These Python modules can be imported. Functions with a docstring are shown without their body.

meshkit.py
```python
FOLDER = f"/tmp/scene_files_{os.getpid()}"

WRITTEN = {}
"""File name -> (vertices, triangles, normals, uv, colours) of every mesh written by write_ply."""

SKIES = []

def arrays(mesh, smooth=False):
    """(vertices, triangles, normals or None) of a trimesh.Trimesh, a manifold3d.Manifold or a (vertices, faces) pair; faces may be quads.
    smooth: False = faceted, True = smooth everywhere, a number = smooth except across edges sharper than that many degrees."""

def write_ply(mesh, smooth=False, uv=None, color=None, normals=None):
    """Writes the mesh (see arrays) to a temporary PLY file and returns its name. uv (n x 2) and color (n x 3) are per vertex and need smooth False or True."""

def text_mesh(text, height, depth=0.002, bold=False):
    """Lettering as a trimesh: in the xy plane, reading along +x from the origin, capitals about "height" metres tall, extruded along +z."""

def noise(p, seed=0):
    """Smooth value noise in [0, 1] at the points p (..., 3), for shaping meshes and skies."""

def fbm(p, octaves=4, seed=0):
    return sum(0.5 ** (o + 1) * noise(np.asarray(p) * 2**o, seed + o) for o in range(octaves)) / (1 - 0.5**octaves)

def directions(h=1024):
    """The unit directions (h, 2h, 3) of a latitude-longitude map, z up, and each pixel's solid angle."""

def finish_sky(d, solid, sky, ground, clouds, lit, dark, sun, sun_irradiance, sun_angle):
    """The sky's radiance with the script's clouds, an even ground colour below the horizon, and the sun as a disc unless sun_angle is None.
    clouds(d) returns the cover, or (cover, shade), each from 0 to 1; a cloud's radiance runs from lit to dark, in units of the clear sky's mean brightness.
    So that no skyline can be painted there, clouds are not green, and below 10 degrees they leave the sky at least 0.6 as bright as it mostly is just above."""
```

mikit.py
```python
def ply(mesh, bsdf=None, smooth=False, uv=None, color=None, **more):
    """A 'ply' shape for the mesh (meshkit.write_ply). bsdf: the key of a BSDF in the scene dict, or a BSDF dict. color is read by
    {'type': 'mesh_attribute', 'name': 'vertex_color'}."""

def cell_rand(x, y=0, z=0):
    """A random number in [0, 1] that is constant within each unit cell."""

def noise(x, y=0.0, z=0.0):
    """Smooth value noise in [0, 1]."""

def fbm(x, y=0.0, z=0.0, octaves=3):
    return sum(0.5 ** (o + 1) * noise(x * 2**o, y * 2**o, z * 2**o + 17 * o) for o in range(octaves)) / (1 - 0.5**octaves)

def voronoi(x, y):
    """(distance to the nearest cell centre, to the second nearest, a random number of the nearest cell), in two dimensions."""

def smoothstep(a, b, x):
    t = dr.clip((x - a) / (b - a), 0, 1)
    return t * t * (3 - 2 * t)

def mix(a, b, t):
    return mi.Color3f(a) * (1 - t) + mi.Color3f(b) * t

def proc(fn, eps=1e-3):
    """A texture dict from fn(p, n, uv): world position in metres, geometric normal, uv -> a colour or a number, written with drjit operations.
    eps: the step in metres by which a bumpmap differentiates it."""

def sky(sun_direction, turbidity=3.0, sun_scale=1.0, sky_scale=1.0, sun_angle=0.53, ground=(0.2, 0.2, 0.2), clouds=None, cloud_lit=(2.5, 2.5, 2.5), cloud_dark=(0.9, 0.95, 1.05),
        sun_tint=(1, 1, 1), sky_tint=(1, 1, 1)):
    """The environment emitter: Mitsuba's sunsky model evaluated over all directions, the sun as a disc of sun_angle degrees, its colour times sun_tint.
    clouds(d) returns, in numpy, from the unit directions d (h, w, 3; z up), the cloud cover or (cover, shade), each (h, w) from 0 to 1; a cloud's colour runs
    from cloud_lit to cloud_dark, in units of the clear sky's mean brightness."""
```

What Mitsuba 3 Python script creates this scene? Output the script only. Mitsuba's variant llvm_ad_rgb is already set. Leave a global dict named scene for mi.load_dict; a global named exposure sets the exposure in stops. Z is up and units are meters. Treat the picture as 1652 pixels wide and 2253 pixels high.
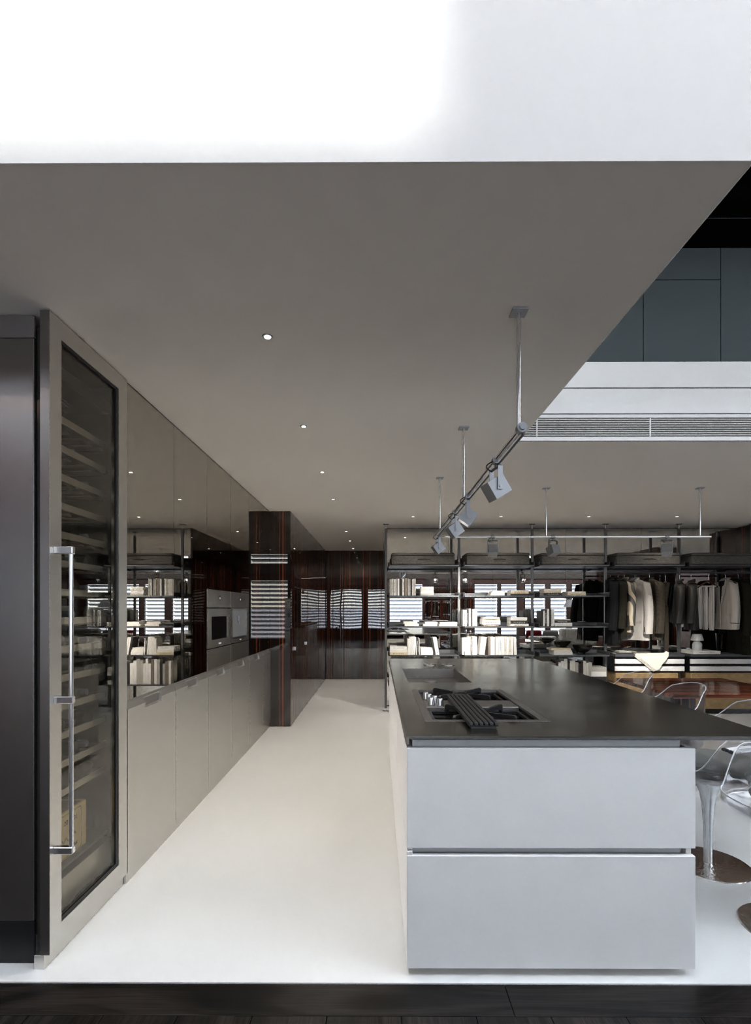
import math, random, numpy as np, trimesh, mitsuba as mi, mikit, meshkit
import drjit as dr
import shapely.geometry as sg
from mikit import proc, noise, fbm, smoothstep, mix
T = mi.ScalarTransform4f
PI = math.pi
random.seed(7)
scene, labels = {}, {}

# ------------------------------------------------------------------ camera, sky, exposure
EYE = 1.36                       # eye height
FOCAL = 1114.0                   # in pixels of a 1652 px wide frame
yaw = math.radians(0.24)
scene['camera'] = {'type': 'perspective', 'fov': math.degrees(2 * math.atan(826 / FOCAL)), 'fov_axis': 'x', 'near_clip': 0.02, 'far_clip': 300.0,
                   'principal_point_offset_x': 0.0, 'principal_point_offset_y': -(1340 - 1126.5) / 2253,
                   'to_world': T().look_at(origin=[0, 0, EYE], target=[-math.sin(yaw), math.cos(yaw), EYE], up=[0, 0, 1])}
SUN_EL = math.radians(25)
SKY = 36.0
scene['sky'] = mikit.sky((0.0, -math.cos(SUN_EL), math.sin(SUN_EL)), turbidity=3.0, sun_scale=8.0, sky_scale=SKY, sun_angle=2.3, ground=(0.80, 0.84, 0.90), sky_tint=(1.0, 0.92, 0.825), sun_tint=(1, 0.87, 1.05),
                         clouds=lambda d: np.clip(0.74 + 0.5 * (meshkit.fbm(d * 3.0, 4, 3) - 0.5), 0, 1), cloud_lit=(1.92, 2.04, 2.18), cloud_dark=(0.88, 0.95, 1.04))
scene['sky']['sampling_weight'] = 20.0
exposure = 0.0
DOWN_I = 3.4                     # downlights, W/sr
SPOT_I = 18.0                    # track spots, W/sr
WARM = (1.0, 0.92, 0.82)

# ------------------------------------------------------------------ materials
def rgb(*c): return {'type': 'rgb', 'value': list(c)}
def principled(c, rough=0.5, **k):
    return {'type': 'twosided', 'b': {'type': 'principled', 'base_color': c if isinstance(c, dict) else rgb(*c), 'roughness': rough, **k}}
def metal(c, a):
    return {'type': 'twosided', 'b': {'type': 'roughconductor', 'material': 'none', 'distribution': 'ggx', 'alpha': a, 'specular_reflectance': c if isinstance(c, dict) else rgb(*c)}}
def mirror(c):
    return {'type': 'twosided', 'b': {'type': 'conductor', 'material': 'none', 'specular_reflectance': rgb(*c)}}
def M(name, d): scene['mat_' + name] = d

def ebony_fn(scale=1.0, red=1.0):
    def f(p, n, uv):
        h = p.x + p.y * 0.83                       # runs along whichever way the face does
        w = h * 95 * scale + 0.35 * noise(h * 9, p.z * 0.7) + 0.06 * noise(p.z * 3, h * 40)
        a = fbm(w, p.z * 0.12, 0.0, octaves=3)
        b = noise(w * 3.1, p.z * 0.2, 5.0)
        streak = smoothstep(0.56, 0.76, a) * (0.35 + 0.65 * b)
        fine = noise(h * 320, p.z * 1.5, 2.0)
        return mix((0.008, 0.006, 0.0055), (0.30 * red, 0.070 * red, 0.026 * red), streak * 0.85) * (0.7 + 0.5 * fine)
    return f
def wave_fn(p, n, uv):
    return noise(p.x * 2.6 + p.y * 2.6, p.z * 2.2, 1.0)
def table_fn(p, n, uv):
    h = p.y + p.z * 0.9
    w = h * 60 + 0.5 * noise(p.x * 1.2, h * 6)
    a = fbm(w, p.x * 0.25, 3.0, octaves=3)
    s = smoothstep(0.38, 0.72, a)
    return mix((0.030, 0.009, 0.006), (0.22, 0.062, 0.028), s) * (0.75 + 0.5 * noise(h * 260, p.x * 3))
def plank_fn(p, n, uv):
    k = mikit.cell_rand(dr.floor(p.x / 0.25), dr.floor(p.y / 3.0), 1)
    g = fbm(p.x * 26 + 3 * noise(p.x * 5, p.y * 1.6, k * 9), p.y * 1.6, k * 20, octaves=4)
    fine = noise(p.x * 300, p.y * 9)
    return mix((0.004, 0.0034, 0.003), (0.017, 0.0135, 0.0115), smoothstep(0.3, 0.7, g)) * (0.55 + 0.7 * fine) * (0.8 + 0.4 * k)
def plank_x_fn(p, n, uv):
    q = p.y * 26 + 5 * noise(p.x * 1.9, p.y * 7)
    g = fbm(q, p.x * 1.1, 4.0, octaves=4)
    fine = noise(p.y * 300, p.x * 9)
    return mix((0.004, 0.0034, 0.003), (0.017, 0.0135, 0.0115), smoothstep(0.3, 0.7, g)) * (0.55 + 0.7 * fine)
def weave_fn(c0, c1, s):
    def f(p, n, uv):
        h = p.x + 0.6 * p.y
        w = 0.5 + 0.25 * dr.sin(h * s) + 0.25 * dr.sin(p.z * s)
        return mix(c0, c1, 0.45 * w + 0.55 * fbm(h * s * 0.16, p.y * 40, p.z * s * 0.16, octaves=2))
    return f
def resin_fn(p, n, uv):
    return mix((0.72, 0.715, 0.69), (0.76, 0.755, 0.735), fbm(p.x * 1.3, p.y * 1.3, 0.0, octaves=4))
def steel_top_fn(p, n, uv):
    return 0.024 + 0.040 * fbm(p.x * 4, p.y * 4, p.z * 3.0, octaves=3)
def leather_fn(p, n, uv):
    return mix((0.20, 0.125, 0.055), (0.42, 0.29, 0.14), fbm(p.x * 18, p.y * 18, p.z * 18, octaves=4))
def silk_fn(p, n, uv):
    w = dr.sin((p.x * 60 + p.z * 14 + 5 * noise(p.x * 9, p.y * 9, p.z * 5)))
    return mix((0.32, 0.27, 0.19), (0.035, 0.032, 0.028), smoothstep(-0.25, 0.05, w))
def hammered_fn(p, n, uv):
    return noise(p.x * 110, p.y * 110, p.z * 110)

M('ceiling', principled((0.65, 0.605, 0.545), 0.9, specular=0.2))
M('white', principled((0.84, 0.83, 0.81), 0.6, specular=0.3))
M('fascia', principled((0.66, 0.63, 0.60), 0.7, specular=0.2))
M('lacquer', principled((0.89, 0.88, 0.87), 0.22, specular=0.5))
M('resin', principled(proc(resin_fn), 0.32, specular=0.4))
M('ebony', {'type': 'twosided', 'b': {'type': 'plastic', 'diffuse_reflectance': proc(ebony_fn()), 'int_ior': 1.85}})
M('ebony_wavy', {'type': 'twosided', 'b': {'type': 'bumpmap', 'tex': proc(wave_fn, eps=0.02), 'scale': 0.0009,
    'b': {'type': 'plastic', 'diffuse_reflectance': proc(ebony_fn()), 'int_ior': 1.85}}})
M('table_wood', principled(proc(table_fn), 0.07, specular=0.6))
M('plank', principled(proc(plank_fn), 0.34, specular=0.2))
M('plank_x', principled(proc(plank_x_fn), 0.34, specular=0.2))
M('steel', metal((0.66, 0.64, 0.605), 0.16))
M('steel_top', metal((0.46, 0.45, 0.43), proc(steel_top_fn)))
M('steel_cool', metal((0.45, 0.47, 0.50), 0.30))
M('steel_frame', metal((0.66, 0.64, 0.605), 0.13))
M('steel_dark', metal((0.30, 0.285, 0.275), 0.24))
M('steel_fridge', metal((0.30, 0.285, 0.28), 0.09))
M('grille_back', principled((0.15, 0.145, 0.13), 0.7))
M('wall_red', principled((0.15, 0.055, 0.04), 0.5))
M('wall_wood', principled((0.055, 0.022, 0.014), 0.45))
M('chrome', metal((0.85, 0.86, 0.88), 0.05))
M('hammered', {'type': 'twosided', 'b': {'type': 'bumpmap', 'tex': proc(hammered_fn, eps=0.001), 'scale': 0.0012,
    'b': {'type': 'roughconductor', 'material': 'none', 'alpha': 0.07, 'specular_reflectance': rgb(0.62, 0.58, 0.54)}}})
M('alu', metal((0.38, 0.39, 0.41), 0.28))
M('smoked', mirror((0.52, 0.50, 0.47)))
M('mirror', mirror((0.80, 0.79, 0.77)))
M('oven', metal((0.36, 0.34, 0.31), 0.10))
M('black', principled((0.006, 0.006, 0.007), 0.4, specular=0.3))
M('black_gloss', principled((0.004, 0.004, 0.005), 0.05, specular=0.5))
M('void_black', principled((0.002, 0.002, 0.002), 0.8, specular=0.0))
M('iron', principled((0.012, 0.012, 0.013), 0.45, specular=0.5))
M('grey_wall', principled((0.062, 0.078, 0.083), 0.6, specular=0.2))
M('shelf_metal', principled((0.08, 0.085, 0.09), 0.38, metallic=0.4, specular=0.5))
M('post_metal', principled((0.11, 0.11, 0.11), 0.35, metallic=0.6, specular=0.5))
M('beam', principled((0.07, 0.058, 0.048), 0.8))
M('slate', principled((0.20, 0.24, 0.27), 0.7))
M('slat', principled((0.20, 0.26, 0.31), 0.5))
M('window_frame', principled((0.02, 0.022, 0.025), 0.5))
M('living_wall', principled((0.16, 0.15, 0.14), 0.8))
M('living_ceiling', principled((0.5, 0.5, 0.5), 0.9))
M('fabric_box', principled(proc(weave_fn((0.032, 0.030, 0.027), (0.16, 0.152, 0.136), 420)), 0.9, specular=0.1))
M('tweed', principled(proc(weave_fn((0.012, 0.011, 0.009), (0.072, 0.060, 0.046), 800)), 0.95, specular=0.05))
M('tweed_dark', principled(proc(weave_fn((0.006, 0.006, 0.005), (0.024, 0.022, 0.016), 700)), 0.95, specular=0.05))
M('jacket_grey', principled(proc(weave_fn((0.33, 0.31, 0.285), (0.46, 0.435, 0.40), 1300)), 0.9, specular=0.1))
M('coat_black', principled((0.008, 0.008, 0.009), 0.85, specular=0.1))
M('silk_print', principled(proc(silk_fn), 0.45, specular=0.4))
M('satin', principled((0.46, 0.42, 0.38), 0.38, specular=0.5))
M('satin_dark', principled((0.022, 0.020, 0.0175), 0.5, specular=0.3))
M('piping', principled((0.02, 0.02, 0.02), 0.6))
M('leather', principled(proc(leather_fn), 0.5, specular=0.4))
M('towel', principled((0.80, 0.77, 0.69), 0.95, specular=0.1))
M('hanger_wood', principled((0.05, 0.022, 0.010), 0.35))
M('hanger_white', principled((0.6, 0.6, 0.58), 0.4))
M('lamp_glass', principled((0.80, 0.79, 0.76), 0.25, specular=0.5))
M('grey_glass_base', principled((0.62, 0.63, 0.62), 0.15, specular=0.6))
M('sofa', principled((0.44, 0.40, 0.35), 0.95, specular=0.1))
M('cushion_red', principled((0.10, 0.008, 0.010), 0.9, specular=0.1))
M('cushion_grey', principled((0.13, 0.13, 0.12), 0.85, specular=0.2))
M('shade_grey', principled((0.26, 0.25, 0.24), 0.8))
M('wood_box', principled((0.50, 0.37, 0.19), 0.6))
M('ink', principled((0.06, 0.035, 0.018), 0.8))
M('rack_wood', principled((0.20, 0.165, 0.12), 0.45))
M('paper', principled((0.80, 0.78, 0.72), 0.9, specular=0.1))
for i, c in enumerate([(0.80, 0.78, 0.74), (0.74, 0.71, 0.64), (0.66, 0.56, 0.38), (0.42, 0.40, 0.36), (0.20, 0.17, 0.14), (0.03, 0.028, 0.026)]):
    M(f'cover_{i}', principled(c, 0.55, specular=0.3))
M('acrylic', {'type': 'thindielectric', 'int_ior': 1.5, 'specular_transmittance': rgb(0.93, 0.93, 0.94)})
M('acrylic_edge', principled((0.80, 0.80, 0.82), 0.12, specular=0.6))
M('window_glass', {'type': 'thindielectric', 'int_ior': 1.5})
M('cooler_glass', {'type': 'thindielectric', 'int_ior': 1.25, 'specular_transmittance': rgb(0.80, 0.79, 0.75)})
M('cooler_inside', principled((0.016, 0.0155, 0.014), 0.5))
M('bottle_dark', principled((0.012, 0.016, 0.010), 0.05, specular=0.6))
M('bottle_green', {'type': 'dielectric', 'int_ior': 1.5, 'specular_transmittance': rgb(0.75, 0.85, 0.55)})
M('bottle_clear', {'type': 'dielectric', 'int_ior': 1.5, 'specular_transmittance': rgb(0.92, 0.95, 0.9)})
M('bowl_glass', {'type': 'dielectric', 'int_ior': 1.5, 'specular_transmittance': rgb(0.55, 0.55, 0.53)})
M('capsule', principled((0.17, 0.20, 0.26), 0.35, metallic=0.3))
M('label_paper', principled((0.55, 0.55, 0.52), 0.8))
M('display', principled((0.8, 0.8, 0.8), 0.4))

# ------------------------------------------------------------------ mesh helpers
def box(x0, x1, y0, y1, z0, z1, r=0.0):
    if r <= 0:
        m = trimesh.creation.box((x1 - x0, y1 - y0, z1 - z0))
        m.apply_translation(((x0 + x1) / 2, (y0 + y1) / 2, (z0 + z1) / 2)); return m
    pts = []
    for sx, ax in ((1, x0), (-1, x1)):
        for sy, ay in ((1, y0), (-1, y1)):
            for sz, az in ((1, z0), (-1, z1)):
                pts += [(ax, ay + sy * r, az + sz * r), (ax + sx * r, ay, az + sz * r), (ax + sx * r, ay + sy * r, az)]
    return trimesh.convex.convex_hull(np.array(pts))
def rbox(x0, x1, y0, y1, z0, z1, r, n=3):
    s = trimesh.creation.icosphere(n, r)
    pts = [s.vertices + np.array(c) for c in [(x, y, z) for x in (x0 + r, x1 - r) for y in (y0 + r, y1 - r) for z in (z0 + r, z1 - r)]]
    return trimesh.convex.convex_hull(np.vstack(pts))
def cyl(p0, p1, r, n=20, r1=None):
    p0, p1 = np.array(p0, float), np.array(p1, float)
    return tube([p0, p1], [r, r if r1 is None else r1], n)
def tube(pts, rad, n=10, cap=True):
    p = np.array(pts, float); rad = np.broadcast_to(np.array(rad, float), (len(p),))
    t = np.gradient(p, axis=0); t /= np.linalg.norm(t, axis=1, keepdims=True) + 1e-12
    a = np.cross(t[0], [0, 0, 1.0] if abs(t[0][2]) < 0.9 else [1.0, 0, 0]); a /= np.linalg.norm(a)
    V = []
    for i in range(len(p)):
        a = a - t[i] * np.dot(a, t[i]); a /= np.linalg.norm(a); b = np.cross(t[i], a)
        ang = np.arange(n) * 2 * PI / n
        V.append(p[i] + rad[i] * (np.cos(ang)[:, None] * a + np.sin(ang)[:, None] * b))
    V = np.vstack(V); F = []
    for i in range(len(p) - 1):
        for j in range(n):
            k = (j + 1) % n
            F += [(i * n + j, i * n + k, (i + 1) * n + k), (i * n + j, (i + 1) * n + k, (i + 1) * n + j)]
    if cap:
        V = np.vstack([V, p[0], p[-1]]); c0, c1 = len(V) - 2, len(V) - 1; o = (len(p) - 1) * n
        for j in range(n):
            k = (j + 1) % n
            F += [(c0, k, j), (c1, o + j, o + k)]
    return trimesh.Trimesh(V, F, process=False)
def lathe(prof, n=40):
    m = trimesh.creation.revolve(np.array(prof, float), sections=n)
    m.fix_normals(); return m
def move(m, x=0, y=0, z=0, rz=0.0, rx=0.0, ry=0.0):
    m = m.copy()
    for a, ax in ((rx, (1, 0, 0)), (ry, (0, 1, 0)), (rz, (0, 0, 1))):
        if a: m.apply_transform(trimesh.transformations.rotation_matrix(a, ax))
    m.apply_translation((x, y, z)); return m
def join(*ms): return trimesh.util.concatenate([m for m in ms])
def loft(rings, closed=True):
    """rings: list of (n,3) loops of equal length -> surface with fan caps"""
    n = len(rings[0]); V = np.vstack(rings); F = []
    for i in range(len(rings) - 1):
        for j in range(n):
            k = (j + 1) % n
            F += [(i * n + j, i * n + k, (i + 1) * n + k), (i * n + j, (i + 1) * n + k, (i + 1) * n + j)]
    if closed:
        V = np.vstack([V, rings[0].mean(0), rings[-1].mean(0)]); c0, c1 = len(V) - 2, len(V) - 1; o = (len(rings) - 1) * n
        for j in range(n):
            k = (j + 1) % n
            F += [(c0, k, j), (c1, o + j, o + k)]
    m = trimesh.Trimesh(V, F, process=False); m.fix_normals(); return m
def prism(poly, axis, a0, a1):
    """extrude a 2-D polygon: axis 'y' -> poly in (x,z); 'x' -> poly in (y,z); 'z' -> (x,y)"""
    m = trimesh.creation.extrude_polygon(poly if hasattr(poly, 'exterior') else sg.Polygon(poly), a1 - a0, engine='earcut')
    v = m.vertices.copy()
    if axis == 'y': m.vertices = np.c_[v[:, 0], a0 + v[:, 2], v[:, 1]]
    elif axis == 'x': m.vertices = np.c_[a0 + v[:, 2], v[:, 0], v[:, 1]]
    else: m.vertices = np.c_[v[:, 0], v[:, 1], a0 + v[:, 2]]
    m.fix_normals(); return m

# ------------------------------------------------------------------ naming helpers
used = {}
def numbered(key):
    k = used.get(key, -1) + 1; used[key] = k
    return key if k == 0 else f'{key}_{k:03d}'
def thing(name, label, cat, group=None):
    key = numbered(name); labels[key] = {'label': label, 'category': cat}
    if group: labels[key]['group'] = group
    return key
def part(parent, name, mesh, mat, smooth=False, label=None, kind=None, **more):
    key = numbered(parent + '__' + name)
    scene[key] = mikit.ply(mesh, 'mat_' + mat, smooth=smooth, **more) if not isinstance(mesh, dict) else {**mesh, **more}
    if label or kind:
        labels[key] = {k: v for k, v in (('label', label), ('kind', kind)) if v}
    return key
def single(name, mesh, mat, label, cat, group=None, smooth=False, **more):
    key = thing(name, label, cat, group)
    scene[key] = mikit.ply(mesh, 'mat_' + mat, smooth=smooth, **more) if not isinstance(mesh, dict) else {**mesh, **more}
    return key
def struct(key, mesh, mat, label=None, smooth=False):
    if mesh is not None: scene[key] = mikit.ply(mesh, 'mat_' + mat, smooth=smooth)
    labels[key] = {'kind': 'structure', **({'label': label} if label else {})}
    return key
ply = mikit.ply

# ================================================================== THE SHELL
CEIL = 2.492
XL = -1.236                      # plane of the tall cabinets
struct('floor', box(-3.2, 8.7, 1.842, 9.85, -0.10, 0.0), 'resin', 'seamless off white resin floor of the kitchen, ending in a straight edge before dark wood')
fw = struct('floor_wood', box(-5.2, 8.7, -5.0, 1.70, -0.10, -0.020), 'plank', 'very dark wood plank floor of the living area in front of the kitchen')
xs = [-5.2, 0.46, 8.7]
for a, b in zip(xs[:-1], xs[1:]):
    part(fw, 'plank', box(a + .001, b - .001, 1.697, 1.840, -0.06, -0.003, 0.0012), 'plank_x')
x = 0.08 - 0.25 * 12
i = 0
while x < 3.2:
    part(fw, 'plank', box(x + .001, x + .249, -1.4 - (i % 3) * 0.3, 1.695, -0.06, -0.003, 0.0012), 'plank')
    x += 0.25; i += 1
# mezzanine slab, whose underside is the kitchen ceiling
ck = struct('ceiling', join(box(-5.2, 0.95, 1.285, 9.9, CEIL, 3.02), box(0.95, 8.7, 3.425, 9.9, CEIL, 3.02)), 'ceiling', 'taupe grey flat ceiling under the mezzanine, with a row of small downlights')
struct('trim_1', box(-5.2, 0.952, 1.281, 1.285, CEIL - .001, 3.62), 'fascia', 'tall plain white fascia of the mezzanine edge above the kitchen ceiling')
struct('trim_2', box(0.95, 0.953, 1.285, 3.41, CEIL - .001, 3.02), 'white', 'white side of the mezzanine edge beside the void')
# far fascia with two shadow joints and an air grille between z 2.51 and 2.64
FY = 3.425
def zf(y): return EYE - (y - 1340) * FY / FOCAL
t3 = struct('trim_3', box(0.95, 8.7, FY - .004, FY + .002, CEIL - .001, 3.02), 'grey_wall', 'white fascia beyond the void, with two thin dark joints and an air grille')
part(t3, 'panel', box(0.95, 8.7, FY - .02, FY - .004, 2.848, 3.02, .001), 'white')
part(t3, 'panel', box(0.95, 8.7, FY - .02, FY - .004, 2.674, 2.840, .001), 'white')
part(t3, 'panel', box(0.95, 8.7, FY - .02, FY - .004, 2.645, 2.667, .001), 'white')
part(t3, 'panel', box(0.95, 8.7, FY - .02, FY - .004, CEIL - .001, 2.517, .001), 'white')
g = thing('air_grille', 'long horizontal white air grille in the white fascia beyond the void', 'air vent')
part(g, 'backing', box(0.955, 8.65, FY - .0045, FY - .0035, 2.517, 2.645), 'grille_back')
for k in range(8):
    z = 2.527 + k * 0.0150
    part(g, 'slat', box(0.956, 8.65, FY - .019, FY - .006, z, z + .0035), 'white')
for k in range(9):
    xx = 1.07 + k * 0.76
    part(g, 'stay', box(xx - .004, xx + .004, FY - .0205, FY - .007, 2.519, 2.643), 'white')
# upper floor beyond the void: grey panelled front with a flush door, black soffit above
wu = struct('wall_upper', box(0.9, 8.7, FY + .01, FY + .05, 3.02, 3.80), 'black', 'slate grey panelled wall of the upper floor seen through the void')
for a, b, z1 in ((0.9, 1.7865, 3.79), (1.7915, 2.3065, 3.5745), (2.3115, 8.7, 3.79)):
    part(wu, 'panel', box(a, b, FY - .008, FY + .01, 3.021, z1, .001), 'grey_wall')
part(wu, 'panel', box(1.7915, 2.3065, FY - .008, FY + .01, 3.5795, 3.79, .001), 'grey_wall')
sf = struct('ceiling_void', None, None, 'black soffit above the void, with one fine pale joint')
part(sf, 'panel', box(0.96, 8.7, 3.159, 3.44, 3.79, 3.86), 'void_black')
part(sf, 'panel', box(0.96, 8.7, 1.9, 3.155, 3.79, 3.86), 'void_black')
part(sf, 'joint', box(0.96, 8.7, 3.155, 3.159, 3.7895, 3.85), 'grey_wall')
struct('wall_mezzanine', box(-5.2, 8.7, 3.47, 3.6, 3.02, 6.4), 'white', 'upper wall of the mezzanine')
struct('ceiling_living', prism(sg.box(-5.3, -5.1, 8.8, 3.6).difference(sg.box(-4.8, -2.0, 8.3, -0.1)).difference(sg.box(1.6, -0.2, 8.3, 1.1)), 'z', 6.3, 6.4), 'living_ceiling', 'high ceiling of the living room')
struct('wall_left', join(prism(sg.box(-5.1, -0.1, 3.6, 6.4).difference(sg.box(-4.6, 4.2, 1.6, 4.62)), 'x', -5.3, -5.2), box(-5.2, -2.3, 1.95, 2.05, 0, CEIL)), 'wall_red', 'dim left wall of the living room')
struct('wall_right', prism(sg.box(-5.1, -0.1, 9.9, 6.4).difference(sg.box(-4.5, 3.1, 3.2, 6.0)), 'x', 8.7, 8.8), 'wall_wood', 'right wall of the living and dining room')
struct('trim_5', box(-5.2, -5.17, -4.6, 1.7, 0.9, 2.6), 'slate', 'slate blue panel on the left wall of the living room')

# back wall of the living room: louvred windows between dark piers (seen in the mirrors)
YB = -4.9
wins = [(-4.45, -3.15), (-2.90, -2.35), (-2.05, -0.78), (-0.50, 0.30), (0.42, 1.72), (3.62, 4.55), (4.62, 5.30), (5.52, 6.35), (6.48, 7.15), (7.28, 8.55)]
holes = []
for a, b in wins: holes += [(a, b, 0.35, 2.33)] + ([(a, b, 2.80, 3.75)] if a > 0.4 else [])
holes += [(-4.45, 0.16, 5.42, 6.22)]
upper = [(0.42, 4.3, 3.95, 6.2), (4.5, 8.55, 3.95, 6.2)]
holes += upper
wall = sg.box(-5.3, -0.1, 8.8, 6.4)
for a, b, c, d in holes: wall = wall.difference(sg.box(a, c, b, d))
struct('wall_back', prism(wall, 'y', YB - .12, YB), 'wall_wood', 'window wall of the living room with dark piers and a beige beam')
struct('trim_4', box(-5.2, 8.7, YB, YB + .06, 2.50, 2.76), 'beam', 'brown beam across the window wall')
nw = 0
slat_cache = {}
for a, b, c, d in holes:
    if (c, d) == (5.42, 6.22): continue
    nw += 1
    w = struct(f'window_{nw}', None, None, 'window with fixed horizontal louvres')
    fr = sg.box(a, c, b, d).difference(sg.box(a + .035, c + .035, b - .035, d - .035))
    part(w, 'frame', prism(fr, 'y', YB - .10, YB + .01), 'window_frame')
    p = 0.143; n = int((d - c) / p) + 1
    L = (round(b - a - .07, 3), c < 1); key_ = L; L = L[0]
    if key_ not in slat_cache:
        hw, tl = (.1, 20) if c < 1 else (.15, 10)
        s = rbox(-L / 2, L / 2, -hw, hw, -.007, .007, .0069, 1)
        slat_cache[key_] = ply(move(s, rx=math.radians(tl)), 'mat_slat')
    for k in range(n):
        part(w, 'slat', slat_cache[key_], None, to_world=T().translate([(a + b) / 2, YB - .18, c + .03 + k * p]))
# ebony cladding between the two window groups
we = struct('wall_ebony', None, None, 'glossy ebony panels between the living room windows')
for k in range(3):
    part(we, 'panel', box(1.80 + k * .6, 2.395 + k * .6, YB, YB + .05, 0.0, 3.9, .003), 'ebony')

# ------------------------------------------------------------------ far end: corridor, ebony walls, mirror wall
YM = 7.10
wf = struct('wall_far', box(-1.3, 0.2, 9.83, 9.9, 0, CEIL), 'black', 'glossy ebony panelled wall at the end of the corridor, reflecting the louvres')
for a, b in ((-1.0, -0.866), (-0.862, -0.652), (-0.648, 0.112)):
    part(wf, 'panel', box(a, b - .002, 9.80, 9.83, 0.003, CEIL - .003, .002), 'ebony_wavy')
cw = struct('wall_corridor', box(-1.9, -1.035, 5.88, 9.9, 0, CEIL), 'black', 'glossy ebony pier and cupboard wall of the corridor, end of the cabinet run')
part(cw, 'end_panel', box(-1.9, -1.008, 5.85, 5.88, 0.003, CEIL - .003, .002), 'ebony')
for k, (a, b) in enumerate(((5.881, 6.05), (6.053, 6.95), (6.953, 7.92), (7.923, 8.85), (8.853, 9.80))):
    part(cw, 'door', box(-1.035, -1.006, a, b - .003, 0.003, CEIL - .003, .002), 'ebony')
for yy in (6.15, 7.12):
    part(cw, 'handle', join(box(-1.006, -0.985, yy - .05, yy - .005, 0.86, 0.905, .003), box(-1.006, -0.985, yy + .005, yy + .05, 0.86, 0.905, .003)), 'chrome', label='square chrome door pulls')
wm = struct('wall_mirror', box(0.112, 5.06, YM + .012, 9.9, 0, CEIL), 'black', 'wall of tall mirror panels behind the shelving')
xm = [0.128, 0.99, 1.613, 2.634, 3.684, 4.70, 5.06]
for a, b in zip(xm[:-1], xm[1:]):
    part(wm, 'mirror_panel', box(a + .0015, b - .0015, YM, YM + .012, 0.01, 2.484), 'mirror')
part(wm, 'edge_panel', box(0.10, 0.127, YM - .005, 9.83, 0, CEIL - .003, .001), 'ebony')
struct('wall_end', join(box(5.0, 5.06, 6.55, YM, 0, CEIL), box(5.06, 8.7, YM, YM + .1, 0, CEIL)), 'ebony', 'ebony end panel to the right of the shelving')
struct('wall_dining', box(5.09, 5.5, 2.4, 4.86, 0, CEIL), 'ebony', 'ebony clad block beside the dining area')

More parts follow.
